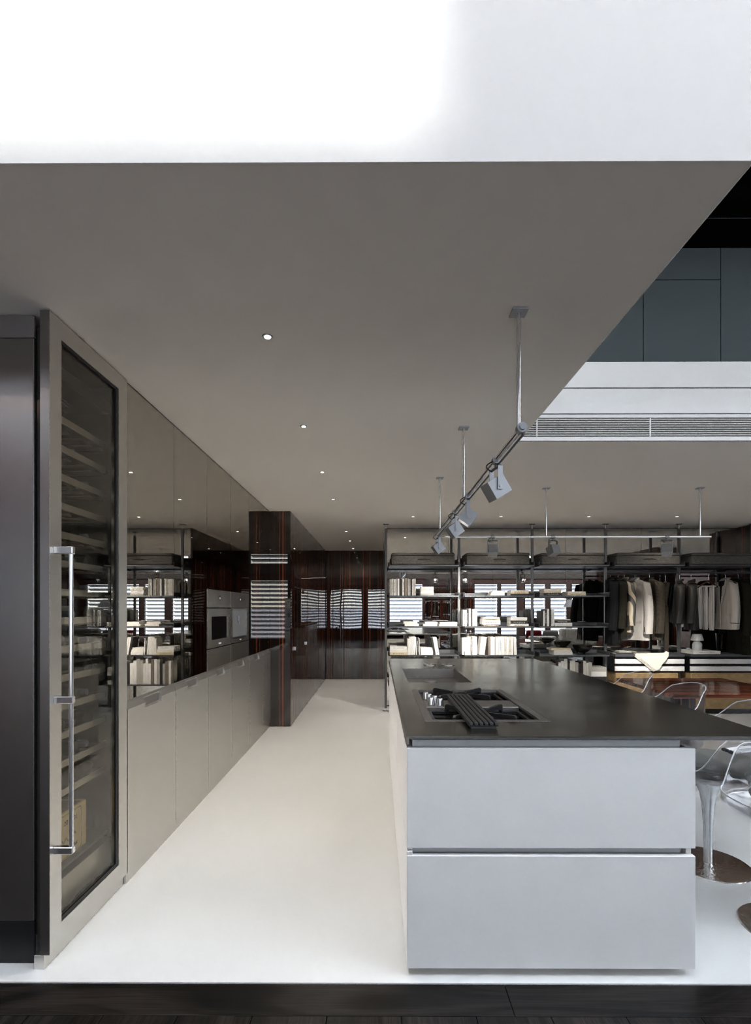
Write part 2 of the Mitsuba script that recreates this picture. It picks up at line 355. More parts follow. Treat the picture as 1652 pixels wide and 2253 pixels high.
# ================================================================== LEFT RUN: fridge flank, wine cooler, tall doors, base doors
f = thing('fridge', 'tall dark steel clad fridge flank standing at the left edge of the picture', 'fridge')
part(f, 'top_panel', box(-2.2, -1.318, 1.938, 1.949, 2.402, 2.488, .001), 'steel_dark')
part(f, 'door', box(-2.2, -1.318, 1.935, 1.949, 0.162, 2.400, .003), 'steel_fridge')
part(f, 'plinth', box(-2.2, -1.318, 1.938, 1.949, 0.0, 0.160, .001), 'black')

DY = [1.904, 2.495, 3.098, 3.696, 4.294, 4.897, 5.49]
y0, y1 = DY[0], DY[1]
wc = thing('wine_cooler', 'tall steel framed wine cooler with glass door, bottle racks and long bar handle', 'wine cooler')
gy0, gy1, gz0, gz1 = 1.975, 2.413, 0.137, 2.412
fr = sg.box(y0, 0.055, y1 - .003, 2.487).difference(sg.box(gy0, gz0, gy1, gz1))
part(wc, 'door_frame', prism(fr, 'x', XL - .036, XL), 'steel_frame')
part(wc, 'glass', box(XL - .016, XL - .012, gy0, gy1, gz0, gz1), 'cooler_glass')
gk = sg.box(gy0, gz0, gy1, gz1).difference(sg.box(gy0 + .002, gz0 + .016, gy1 - .020, gz1 - .012))
part(wc, 'gasket', prism(gk, 'x', XL - .0115, XL - .004), 'black')
part(wc, 'door_edge', box(XL - .036, XL - .001, y0 - .0012, y0 - .0002, 0.055, 2.487), 'steel_fridge')
part(wc, 'led_strip', box(-1.352, -1.342, y0 + .0545, y0 + .0556, 0.62, 2.25), 'white', emitter={'type': 'area', 'radiance': rgb(1.6, 1.25, 0.8), 'sampling_weight': 0.8})
part(wc, 'plinth', box(XL - .06, XL - .020, y0 + .0, y1, 0.0, 0.053, .001), 'steel_frame')
ins = [box(-1.86, -1.84, y0 + .05, y1 - .03, .1, 2.45), box(-1.84, -1.275, y0 + .05, y0 + .054, .1, 2.45), box(-1.84, -1.275, y1 - .05, y1 - .03, .1, 2.45),
       box(-1.84, -1.275, y0 + .05, y1 - .03, 2.43, 2.45), box(-1.84, -1.275, y0 + .05, y1 - .03, .10, .12)]
part(wc, 'cabinet', join(*ins), 'cooler_inside')
part(wc, 'lower_panel', box(-1.42, -1.285, y0 + .056, y1 - .052, 0.14, 0.262, .002), 'steel_frame')
part(wc, 'upper_panel', box(-1.50, -1.30, y0 + .056, y1 - .052, 2.30, 2.36, .002), 'cooler_inside')
vg = part(wc, 'vent_grille', box(-1.55, -1.36, y0 + .06, 2.25, 2.262, 2.27), 'cooler_inside')
for k in range(10):
    part(vg, 'slat', box(-1.54 + k * .018, -1.531 + k * .018, y0 + .065, 2.245, 2.256, 2.262), 'alu')
part(wc, 'fan_cover', move(trimesh.convex.convex_hull(np.vstack([trimesh.creation.cylinder(.05, .3, sections=24).vertices, [[.09, -.05, -.15], [.09, -.05, .15]]])), -1.62, 2.14, 2.2, rx=PI / 2), 'cooler_inside', smooth=40)
bar = part(wc, 'handle', tube([(XL + .062, 1.936, z) for z in (0.43, 0.9, 1.3, 1.60)], .0082, 20), 'chrome', smooth=40)
for z in (0.437, 1.012, 1.585):
    part(wc, 'handle_bracket', box(XL - .001, XL + .072, 1.9245, 1.9475, z - .014, z + .014, .003), 'chrome')
shelf_z = [2.126 - .1186 * k for k in range(14)]
NOLOW = 14
slatdict = ply(box(-.42, 0, -.016, .016, -.008, .0, .002), 'mat_rack_wood')
frontdict = ply(box(-.012, 0, y0 + .057, y1 - .075, 0, .030, .002), 'mat_steel_frame')
for k, z in enumerate(shelf_z):
    s = part(wc, 'rack', join(box(-1.80, -1.325, y0 + .056, y0 + .064, z - .006, z + .012), box(-1.80, -1.325, y1 - .060, y1 - .052, z - .006, z + .012)), 'shelf_metal')
    part(s, 'front_bar', frontdict, None, to_world=T().translate([-1.300, 0, z]))
    for j in range(5):
        part(s, 'slat', slatdict, None, to_world=T().translate([-1.335, y0 + .10 + j * .092, z]))
# bottles lie with bases or necks to the glass
prof = [(0, 0), (.036, 0), (.0385, .004), (.0385, .19), (.034, .215), (.018, .245), (.0145, .26), (.0145, .30), (0, .30)]
bm = lathe(prof, 28); cap = lathe([(0, .245), (.0155, .245), (.0155, .302), (.0145, .304), (0, .304)], 20)
lab = lathe([(.0388, .06), (.0388, .16)], 28)
bodies = {c: ply(bm, 'mat_' + c, smooth=40) for c in ('bottle_dark', 'bottle_green', 'bottle_clear')}
capd, labd = ply(cap, 'mat_capsule', smooth=40), ply(lab, 'mat_label_paper', smooth=True)
ordn = ['top', 'second', 'third', 'fourth', 'fifth', 'sixth', 'seventh', 'eighth', 'ninth', 'tenth', 'eleventh', 'twelfth', 'thirteenth', 'bottom']
glassy = {(4, 1): 'bottle_clear', (4, 2): 'bottle_green', (8, 1): 'bottle_clear', (13, 1): 'bottle_clear', (13, 2): 'bottle_green', (13, 3): 'bottle_green'}
for k, z in enumerate(shelf_z):
    if k in (0,): continue
    for j in range(4):
        if random.random() < 0.16 and (k, j) not in glassy: continue
        c = glassy.get((k, j), 'bottle_dark')
        base_out = (j + k) % 2 == 0 or (k, j) in glassy
        yy = y0 + .105 + j * .104
        if c == 'bottle_dark':
            lb = f"dark wine bottle, {['leftmost', 'second from left', 'third from left', 'rightmost'][j]} on the wine cooler's {ordn[k]} rack, {'base' if base_out else 'capsule'} outwards"
        else:
            lb = {'bottle_clear': 'clear glass', 'bottle_green': 'green glass'}[c] + f" wine bottle, {['leftmost', 'second from left', 'third from left', 'rightmost'][j]} on the wine cooler's {ordn[k]} rack"
        b = thing('wine_bottle', lb, 'bottle', f'wine bottles on the {ordn[k]} rack')
        tw = T().translate([-1.330 if base_out else -1.64, yy, z + .0395]) @ T().rotate([0, 1, 0], -90 if base_out else 90)
        part(b, 'glass', bodies[c], None, to_world=tw)
        part(b, 'capsule', capd, None, to_world=tw)
        if c == 'bottle_dark': part(b, 'paper_label', labd, None, to_world=tw)
# folded paper list on a rack
def sheet(w, h, curl, nx=12):
    V, F = [], []
    for i in range(nx + 1):
        u = i / nx
        for z in (0, .0015):
            for s in (-h / 2, h / 2): V.append((u * w, s, z + curl * u * u))
    for i in range(nx):
        a = i * 4
        for q in ((0, 1, 5, 4), (2, 6, 7, 3), (0, 4, 6, 2), (1, 3, 7, 5)): F += [(a + q[0], a + q[1], a + q[2]), (a + q[0], a + q[2], a + q[3])]
    return trimesh.Trimesh(V, F, process=False)
single('price_list', move(sheet(.14, .12, .05), -1.455, 2.03, 1.306), 'paper', 'white printed sheet curling up on a middle rack of the wine cooler', 'paper')
# wooden wine case with branded front
cz0, cz1, cx = 0.295, 0.493, -1.33
single_plate = box(-1.80, -1.30, y0 + .056, y1 - .052, 0.283, 0.2945)
part(wc, 'base_shelf', single_plate, 'shelf_metal')
wb = thing('wine_case', 'pale wooden wine case with brown printing at the bottom of the wine cooler', 'wooden box')
part(wb, 'front_board', box(cx - .012, cx, y0 + .057, 2.304, cz0, cz1, .001), 'wood_box')
part(wb, 'side_board', box(-1.64, cx - .0125, 2.292, 2.304, cz0, cz1, .001), 'wood_box')
part(wb, 'side_board', box(-1.64, cx - .0125, y0 + .057, y0 + .067, cz0, cz1, .001), 'wood_box')
part(wb, 'lid', box(-1.64, cx - .0125, y0 + .068, 2.2915, cz1 - .010, cz1 - .001, .001), 'rack_wood')
def on_case(m, y, z, flip=True):
    """lettering on the case front; it is mirrored there, as in the photograph"""
    v = m.vertices.copy()
    m = m.copy(); m.vertices = np.c_[cx + .0002 + v[:, 2] * 0.3, y - v[:, 0] if flip else y + v[:, 0], z + v[:, 1]]
    m.fix_normals(); return m
let = join(on_case(meshkit.text_mesh('VINS DE', .017, .002, True), 2.235, 0.438), on_case(meshkit.text_mesh('MIS EN', .012, .002, True), 2.235, 0.325))
part(wb, 'lettering', let, 'ink')
ring = sg.box(2.0, .312, 2.255, .470).buffer(.012).difference(sg.box(2.0, .312, 2.255, .470).buffer(.0105))
part(wb, 'border_line', prism(ring, 'x', cx, cx + .0006), 'ink')
tt = np.linspace(0, 1, 40)
sq = np.c_[np.full(40, cx + .0008), 2.225 - .17 * tt, .374 + .012 * np.sin(tt * 34) * (1 - .5 * tt)]
part(wb, 'script_mark', join(tube(sq, .0014, 5), tube(np.c_[np.full(24, cx + .0008), 2.10 + .018 * np.cos(tt[:24] * 10), .408 + .018 * np.sin(tt[:24] * 14)], .0016, 5)), 'ink')

# tall smoked mirror doors above the worktop line, base doors below
XU = XL - .012
tr = thing('tall_cabinet', 'row of tall smoked mirror cabinet doors running along the left wall up to the ceiling', 'cabinet')
part(tr, 'carcass', box(-1.86, XU - .022, y1 + .002, 5.848, 0.905, 2.485), 'black')
for a, b in zip(DY[1:4], DY[2:5]):
    pass
for k in range(5):
    a, b = DY[1 + k] + .002, DY[2 + k] - .002
    if k in (2, 3):
        part(tr, 'door', box(XU - .02, XU, a, b, 1.512, 2.484), 'smoked')
    else:
        part(tr, 'door', box(XU - .02, XU, a, b, 0.906, 2.484), 'smoked')
part(tr, 'filler_panel', box(XU - .02, XU, DY[6] + .002, 5.846, 0.906, 2.484), 'smoked')
part(tr, 'shadow_gap', box(XU - .04, XU - .002, y1 + .002, 5.846, 2.485, CEIL - .0005), 'black')
bc = thing('base_cabinet', 'row of low brushed steel cabinet doors with slanted top edges, left of the aisle', 'cabinet')
part(bc, 'carcass', box(-1.84, XL - .025, y1 + .004, 5.846, 0.0, 0.86), 'black')
part(bc, 'plinth', box(XL - .024, XL - .008, y1 + .004, 5.846, 0.0, 0.05), 'steel')
pf = [(XL, 0.052), (XL, 0.866), (XL - .010, 0.880), (XL - .022, 0.899), (XL - .0235, 0.899), (XL - .0235, 0.052)]
pf = [(XL, 0.052), (XL, 0.862), (XL - .0235, 0.904), (XL - .0237, 0.904), (XL - .0237, 0.052)]
for k in range(6):
    a = DY[1 + k] + .0015; b = (DY[2 + k] if k < 5 else 5.847) - .0015
    if k == 0: a += .003
    d = prism(pf, 'y', a, b)
    if k < 5:
        mid = (a + b) / 2 - .005
        n = trimesh.convex.convex_hull(np.array([(XL - .016, mid - .1, .95), (XL - .016, mid + .1, .95), (XL + .02, mid - .1, .95), (XL + .02, mid + .1, .95),
                                                 (XL - .016, mid - .1, .842), (XL - .016, mid + .1, .842), (XL + .02, mid - .1, .828), (XL + .02, mid + .1, .828)]))
        d = trimesh.boolean.difference([d, n], engine='manifold')
    dk = part(bc, 'door', d, 'steel')
    if k < 5:
        part(dk, 'grip', box(XL - .0165, XL - .0155, mid - .099, mid + .099, .842, .885), 'steel_dark')
part(bc, 'ledge', box(XL - .05, XL - .0238, y1 + .004, 5.846, 0.890, 0.9045), 'steel')

def appliance(a, b, name, label):
    k = thing(name, label, 'oven' if name == 'oven' else 'coffee machine')
    xo = XU + .002
    part(k, 'control_panel', box(XU - .02, xo, a, b, 1.372, 1.508, .0015), 'oven')
    mid = (a + b) / 2
    part(k, 'display_bezel', box(xo, xo + .0008, mid - .022, mid + .022, 1.430, 1.462), 'black_gloss')
    part(k, 'display', box(xo + .0008, xo + .0014, mid - .012, mid + .012, 1.437, 1.455), 'display', label='small lit white display')
    return k, xo, mid
a, b = DY[3] + .002, DY[4] - .002
k, xo, mid = appliance(a, b, 'oven', 'built in bronze grey oven with a square dark window, in the tall cabinets')
fr = sg.box(a, 1.066, b, 1.362).difference(sg.box(a + .10, 1.125, b - .07, 1.302))
d = part(k, 'door', prism(fr, 'x', XU - .02, xo), 'oven')
part(d, 'window', box(XU - .010, XU - .006, a + .095, b - .065, 1.12, 1.307), 'black_gloss')
part(k, 'grip_slot', box(XU - .02, XU - .012, a + .02, b - .04, 1.362, 1.371), 'black')
part(k, 'badge', box(xo, xo + .0006, mid - .030, mid + .030, 1.085, 1.096), 'display')
part(k, 'warming_drawer', box(XU - .02, xo, a, b, 0.908, 1.058, .0015), 'oven')
a, b = DY[4] + .002, DY[5] - .002
k, xo, mid = appliance(a, b, 'coffee_machine', 'built in bronze grey coffee machine with a tall pale niche beside the oven')
fr = sg.box(a, 1.066, b, 1.370).difference(sg.box(a + .05, 1.10, b - .07, 1.362))
part(k, 'front', prism(fr, 'x', XU - .02, xo), 'oven')
part(k, 'niche', box(XU - .018, XU - .012, a + .05, b - .07, 1.10, 1.362), 'steel_cool')
part(k, 'spout', join(box(XU - .012, XU + .006, mid - .05, mid - .02, 1.25, 1.30, .002), cyl((XU - .002, mid - .035, 1.235), (XU - .002, mid - .035, 1.25), .006, 10)), 'alu')
part(k, 'drip_tray', box(XU - .012, XU + .001, a + .055, b - .075, 1.102, 1.112), 'black')
part(k, 'badge', box(xo, xo + .0006, mid - .028, mid + .028, 1.080, 1.090), 'display')
part(k, 'lower_drawer', box(XU - .02, xo, a, b, 0.908, 1.058, .0015), 'oven')

# ================================================================== ISLAND
IX0, IX1, IY0, IY1 = 0.108, 1.170, 1.868, 4.72
isl = thing('kitchen_island', 'long white lacquered kitchen island with two wide front drawers', 'kitchen island')
part(isl, 'carcass', box(IX0 + .022, IX1 - .022, IY0 + .05, IY1, 0.06, 0.80), 'white')
part(isl, 'plinth', box(IX0 + .06, IX1 - .06, IY0 + .06, IY1 - .02, 0.0, 0.06), 'white')
part(isl, 'drawer', box(IX0, IX1, IY0, IY0 + .022, 0.478, 0.846, .0015), 'lacquer')
part(isl, 'drawer', box(IX0, IX1, IY0, IY0 + .022, 0.034, 0.450, .0015), 'lacquer')
part(isl, 'grip_channel', box(IX0 + .022, IX1 - .040, IY0 + .030, IY0 + .05, 0.44, 0.49), 'steel_cool')
part(isl, 'grip_channel', box(IX0 + .022, IX1 - .040, IY0 + .030, IY0 + .05, 0.838, 0.8735), 'steel_cool')
ys = [IY0 + .0005, 2.75, 3.70, IY1]
for a, b in zip(ys[:-1], ys[1:]):
    part(isl, 'side_door', box(IX0, IX0 + .021, a + .002, b - .002, 0.472, 0.846, .0015), 'lacquer')
    part(isl, 'side_door', box(IX0, IX0 + .021, a + .002, b - .002, 0.034, 0.466, .0015), 'lacquer')
part(isl, 'side_panel', box(IX1 - .021, IX1, IY0 + .026, IY1, 0.034, 0.846, .0015), 'lacquer')
# worktop with cut outs
WX0, WX1, WY0, WY1, WZ = 0.105, 1.462, 1.850, 4.742, 0.896
CT = (0.195, 0.712, 2.093, 2.918)
SK = (0.193, 0.597, 3.203, 3.955)
top = sg.box(WX0, WY0, WX1, WY1).difference(sg.box(CT[0], CT[2], CT[1], CT[3])).difference(sg.box(SK[0], SK[2], SK[1], SK[3]))
wt = thing('worktop', 'brushed stainless steel worktop on the island, around the sink and the gas hob', 'worktop')
part(wt, 'top_sheet', prism(top, 'z', WZ - .006, WZ), 'steel_top')
bev = trimesh.convex.convex_hull(np.array([(x, y, z) for x, y, z in [(WX0, WY0, WZ - .0065), (WX1, WY0, WZ - .0065), (WX1, WY1, WZ - .0065), (WX0, WY1, WZ - .0065),
        (WX0 + .026, WY0 + .03, WZ - .022), (WX1 - .004, WY0 + .03, WZ - .022), (WX1 - .004, WY1, WZ - .022), (WX0 + .026, WY1, WZ - .022)]]))
under = prism(sg.box(WX0 + .027, WY0 + .031, WX1 - .005, WY1 - .001).difference(sg.box(CT[0] + .01, CT[2] + .01, CT[1] - .01, CT[3] - .01)).difference(sg.box(SK[0] - .002, SK[2] - .002, SK[1] + .002, SK[3] + .002)), 'z', WZ - .022, WZ - .0062)
edge = trimesh.boolean.difference([bev, box(WX0 + .05, WX1 - .05, WY0 + .06, WY1 - .05, 0.5, 1.0)], engine='manifold')
part(wt, 'bevelled_edge', edge, 'alu')
part(wt, 'underside', under, 'steel_cool')
part(wt, 'side_edge', box(WX0, WX0 + .012, WY0 + .035, WY1, WZ - .040, WZ - .0066), 'steel_dark')
part(wt, 'support_rail', box(IX1 - .05, WX1 - .05, IY0 + .10, IY1 - .05, WZ - .036, WZ - .0225), 'steel_cool')
sink = thing('sink', 'shallow rectangular steel sink let into the worktop, beyond the gas hob', 'sink')
d = .075
part(sink, 'basin', join(box(SK[0], SK[1], SK[2], SK[3], WZ - d - .002, WZ - d), box(SK[0], SK[0] + .002, SK[2], SK[3], WZ - d, WZ - .001), box(SK[1] - .002, SK[1], SK[2], SK[3], WZ - d, WZ - .001),
                         box(SK[0], SK[1], SK[2], SK[2] + .002, WZ - d, WZ - .001), box(SK[0], SK[1], SK[3] - .002, SK[3], WZ - d, WZ - .001)), 'steel_dark')
part(sink, 'drain', move(lathe([(0, 0), (.035, 0), (.045, .002), (.045, .004), (.03, .004), (0, .003)], 32), .395, 3.75, WZ - d), 'chrome', smooth=40)
for xx in (.432, .584):
    single('worktop_socket', move(lathe([(0, 0), (.052, 0), (.052, .005), (.046, .008), (.02, .008), (.016, .004), (0, .004)], 36), xx, 4.19, WZ + .0003), 'chrome',
           ('left' if xx < .5 else 'right') + ' one of two round chrome pop up sockets behind the sink', 'socket', 'round sockets in the worktop', smooth=40)

# gas hob
hb = thing('gas_hob', 'black and steel gas hob with two burners and cast pan supports set into the worktop', 'hob')
part(hb, 'frame', prism(sg.box(CT[0], CT[2], CT[1], CT[3]).difference(sg.box(CT[0] + .035, CT[2] + .03, CT[1] - .035, CT[3] - .03)), 'z', WZ - .01, WZ + .001), 'steel_dark')
part(hb, 'well', join(box(CT[0] + .03, CT[1] - .03, CT[2] + .025, CT[3] - .025, WZ - .045, WZ - .040)), 'black_gloss')
for y in (2.46, 2.56): pass
part(hb, 'centre_bridge', box(CT[0] + .036, CT[1] - .036, 2.42, 2.60, WZ - .039, WZ - .004, .003), 'steel_dark')
for yb in (2.26, 2.76):
    xb = .452
    bu = part(hb, 'burner', move(lathe([(0, 0), (.075, 0), (.07, .012), (.05, .016), (.05, .026), (0, .026)], 36), xb, yb, WZ - .040), 'iron', smooth=40)
    part(bu, 'ring', move(lathe([(.052, 0), (.060, 0), (.060, .010), (.052, .010), (.052, 0)], 36), xb, yb, WZ - .022), 'chrome', smooth=40)
    part(bu, 'cap', move(lathe([(0, 0), (.040, 0), (.043, .004), (.036, .010), (0, .010)], 36), xb, yb, WZ - .013), 'iron', smooth=40)
    for q in range(4):
        an = PI / 4 + q * PI / 2
        c, s = math.cos(an), math.sin(an)
        fin = prism([(.045, -.006), (.16, -.012), (.172, -.012), (.178, -.034), (.186, -.034), (.186, .004), (.178, .012), (.05, .006)], 'y', -.007, .007)
        part(hb, 'pan_support', move(fin, xb, yb, WZ + .004, rz=an), 'iron')
    part(hb, 'pan_frame', prism(sg.box(CT[0] + .045, yb - .135, CT[1] - .045, yb + .135).difference(sg.box(CT[0] + .057, yb - .123, CT[1] - .057, yb + .123)), 'z', WZ - .030, WZ - .018), 'iron')
for (xx, yy) in ((.262, 2.47), (.285, 2.52), (.262, 2.57), (.302, 2.445), (.250, 2.62)):
    part(hb, 'knob', move(lathe([(0, 0), (.016, 0), (.017, .004), (.015, .010), (.0145, .034), (.012, .037), (0, .037)], 24), xx, yy, WZ - .0035), 'chrome', smooth=40)
gr = thing('ribbed_trivet', 'black ribbed trivet mat lying from the gas hob onto the worktop', 'trivet')
part(gr, 'backing', box(.353, .468, 1.957, 2.60, WZ + .010, WZ + .014, .001), 'iron')
for k in range(6):
    part(gr, 'bar', rbox(.352 + k * .0197, .352 + k * .0197 + .0165, 1.95, 2.605, WZ + .0142, WZ + .028, .006, 2), 'iron', smooth=40)
part(gr, 'foot', box(.36, .46, 1.958, 1.985, WZ + .0005, WZ + .0098, .001), 'iron')

# ================================================================== STOOLS (clear bucket seats along the right side of the island)
def shell_mesh():
    nth, nr = 64, 18
    def rim_h(a):                       # a: angle from the back, 0..pi
        if a < 0.70: return .355 - .03 * (a / .70) ** 2
        if a < 1.25: return .325 + (.215 - .325) * (.5 - .5 * math.cos((a - .70) / .55 * PI))
        if a < 1.75: return .215
        if a < 2.4: return .215 + (.035 - .215) * (.5 - .5 * math.cos((a - 1.75) / .65 * PI))
        return .035
    rings_o, rings_i = [], []
    for i in range(nr + 1):
        s = i / nr; ro, ri = [], []
        for j in range(nth):
            th = 2 * PI * j / nth; a = abs((th + PI) % (2 * PI) - PI)
            H = rim_h(a)
            u = min(s / .58, 1); v = max((s - .58) / .42, 0)
            q = .10 + .90 * math.sin(u * PI / 2) ** .9
            ex, ey = .290 + (.030 * v if a < 1.2 else 0), .250 * (1 - .16 * v * max(0, (H - .2) / .2))
            ca, sa = math.cos(th), math.sin(th)
            x = .035 * q + ex * q * math.copysign(abs(ca) ** .85, ca); y = ey * q * math.copysign(abs(sa) ** .85, sa)
            z = .045 * u ** 3 + max(H - .045 * 0, 0) * (v ** 1.1)
            r = max(math.hypot(x, y), .02)
            ro.append((x, y, z)); ri.append((x * (1 - .006 / r), y * (1 - .006 / r), z + .005 * (1 - v)))
        rings_o.append(np.array(ro)); rings_i.append(np.array(ri))
    rim = (rings_o[-1] + rings_i[-1]) / 2
    m = loft(rings_o + rings_i[::-1])
    return m, np.vstack([rim, rim[:1]])
SHELL, RIM = shell_mesh()
shell_d = ply(SHELL, 'mat_acrylic', smooth=True)
rim_d = ply(tube(RIM, .0032, 8, cap=False), 'mat_acrylic_edge', smooth=True)
cush_d = ply(lathe([(0, 0), (.165, 0), (.19, .012), (.198, .028), (.185, .044), (.15, .052), (0, .058)], 48), 'mat_cushion_grey', smooth=40)
M('hammered_chrome', {'type': 'twosided', 'b': {'type': 'bumpmap', 'tex': proc(hammered_fn, eps=0.001), 'scale': 0.0010,
    'b': {'type': 'roughconductor', 'material': 'none', 'alpha': 0.06, 'specular_reflectance': rgb(0.62, 0.64, 0.66)}}})
stem_d = ply(lathe([(0, .470), (.085, .470), (.080, .458), (.057, .425), (.041, .375), (.031, .32), (.026, .25), (.0225, .20), (.0215, .10), (.0225, .02), (.0225, .012), (0, .012)], 40), 'mat_hammered_chrome', smooth=40)
base_d = ply(lathe([(0, .0125), (.0226, .0125), (.06, .0105), (.12, .008), (.19, .0065), (.198, .0045), (.200, .001), (.198, 0), (0, 0)], 64), 'mat_hammered', smooth=40)
def arm_mesh(s):
    m = box(-.08, .22, -.016, .016, -.004, .004, .0015)
    return move(m, 0, s * .258, .218, ry=math.radians(-6))
arm_d = {s: ply(arm_mesh(s), 'mat_acrylic_edge') for s in (-1, 1)}
pad_d = {s: ply(move(box(-.095, -.078, -.017, .017, -.006, .006, .002), 0, s * .258, .218, ry=math.radians(-6)), 'mat_black') for s in (-1, 1)}
where = ['nearest the camera', 'second from the camera', 'third from the camera', 'farthest from the camera']
for i, yy in enumerate((2.15, 2.71, 3.34, 3.97)):
    st = thing('stool', f'clear acrylic swivel stool on a chrome trumpet foot beside the island, {where[i]}', 'stool', 'clear stools along the island')
    tw = T().translate([1.764, yy, 0])
    part(st, 'base_plate', base_d, None, to_world=tw); part(st, 'stem', stem_d, None, to_world=tw)
    up = tw @ T().translate([0, 0, .471])
    sh = part(st, 'seat_shell', shell_d, None, to_world=up); part(sh, 'rim', rim_d, None, to_world=up)
    for s in (-1, 1):
        ar = part(st, 'arm', arm_d[s], None, to_world=up); part(ar, 'end_pad', pad_d[s], None, to_world=up)
    part(st, 'cushion', cush_d, None, to_world=up @ T().translate([0.05, 0, .050]), label='round grey seat cushion')

# dining table
dt = thing('dining_table', 'glossy striped ebony dining table behind the clear stools', 'table')
part(dt, 'tabletop', box(2.14, 3.09, 3.67, 4.56, 0.712, 0.74, .004), 'table_wood')
part(dt, 'pedestal', box(2.26, 2.46, 3.92, 4.30, 0.0, .7115, .003), 'ebony')
part(dt, 'foot_plate', box(2.22, 2.95, 3.90, 4.32, 0.0005, .012, .003), 'steel_dark')

# ================================================================== CEILING LAMPS
DL = [(-.457, y) for y in (2.10, 3.13, 4.175, 5.21, 7.37, 8.40, 9.45)] + [(x, 6.2) for x in (.434, 1.508, 2.582, 3.657)]
ring_d = ply(lathe([(.0145, -.003), (.020, -.003), (.022, 0), (.0145, 0), (.0145, -.003)], 28), 'mat_alu', smooth=40)
disc = trimesh.creation.cylinder(.0135, .003, sections=24)
O = ['first', 'second', 'third', 'fourth', 'fifth', 'sixth', 'seventh', 'eighth', 'ninth', 'tenth', 'eleventh', 'twelfth', 'thirteenth', 'fourteenth', 'fifteenth', 'sixteenth', 'seventeenth', 'eighteenth', 'nineteenth', 'twentieth']
for i, (x, y) in enumerate(DL):
    if i < 7: lb = f'small recessed downlight, {O[i]} from the camera in the aisle row'; gp = 'downlights above the aisle'
    else: lb = f'small recessed downlight, {O[i - 7]} from the left in the row before the shelving'; gp = 'downlights before the shelving'
    k = thing('downlight', lb, 'ceiling light', gp)
    part(k, 'ring', ring_d, None, to_world=T().translate([x, y, CEIL - .0004]))
    part(k, 'lens', move(disc, x, y, CEIL - .0035), 'white', emitter={'type': 'area', 'radiance': rgb(30, 28, 25), 'sampling_weight': 0.02})
    I = DOWN_I * (1.0 if i < 4 else 0.7)
    scene[f'downlight_beam_{i}'] = {'type': 'spot', 'sampling_weight': 1.6 if i < 5 else 1.0, 'intensity': rgb(*(I * c for c in WARM)), 'cutoff_angle': 56.0, 'beam_width': 22.0,
                                    'to_world': T().look_at(origin=[x, y, CEIL - .012], target=[x, y, 0], up=[0, 1, 0])}

# track lamp: one long bent tube on rods
TZ = 2.035
tk = thing('track_rail', 'slim chrome track rail hanging on thin rods, bent at a corner over the island', 'track light rail')
path = [(.5365, y, TZ) for y in np.linspace(1.90, 4.58, 12)] + [(.5365 + .16 * (1 - math.cos(a)), 4.58 + .16 * math.sin(a), TZ) for a in np.linspace(.2, PI / 2, 7)] + [(x, 4.74, TZ) for x in np.linspace(.85, 3.11, 8)]
part(tk, 'tube', tube(path, .0115, 14), 'chrome', smooth=40)
part(tk, 'cable_tube', tube([(p[0] + .012, p[1], p[2] - .018) for p in path[:12]], .0045, 8), 'post_metal', smooth=40)
for x, y in ((.5365, 1.928), (.5365, 3.16), (.5365, 4.363), (1.577, 4.74), (3.01, 4.74)):
    rd = part(tk, 'rod', cyl((x, y, TZ + .010), (x, y, CEIL - .006), .0085, 14), 'chrome', smooth=40)
    part(rd, 'ceiling_plate', box(x - .030, x + .030, y - .030, y + .030, CEIL - .0085, CEIL - .0003, .001), 'steel_cool')
part(tk, 'end_cap', join(move(trimesh.creation.cylinder(.019, .03, sections=28), .5365, 1.893, TZ, rx=PI / 2), move(trimesh.creation.cylinder(.011, .008, sections=24), .5365, 1.874, TZ, rx=PI / 2)), 'alu', smooth=40)

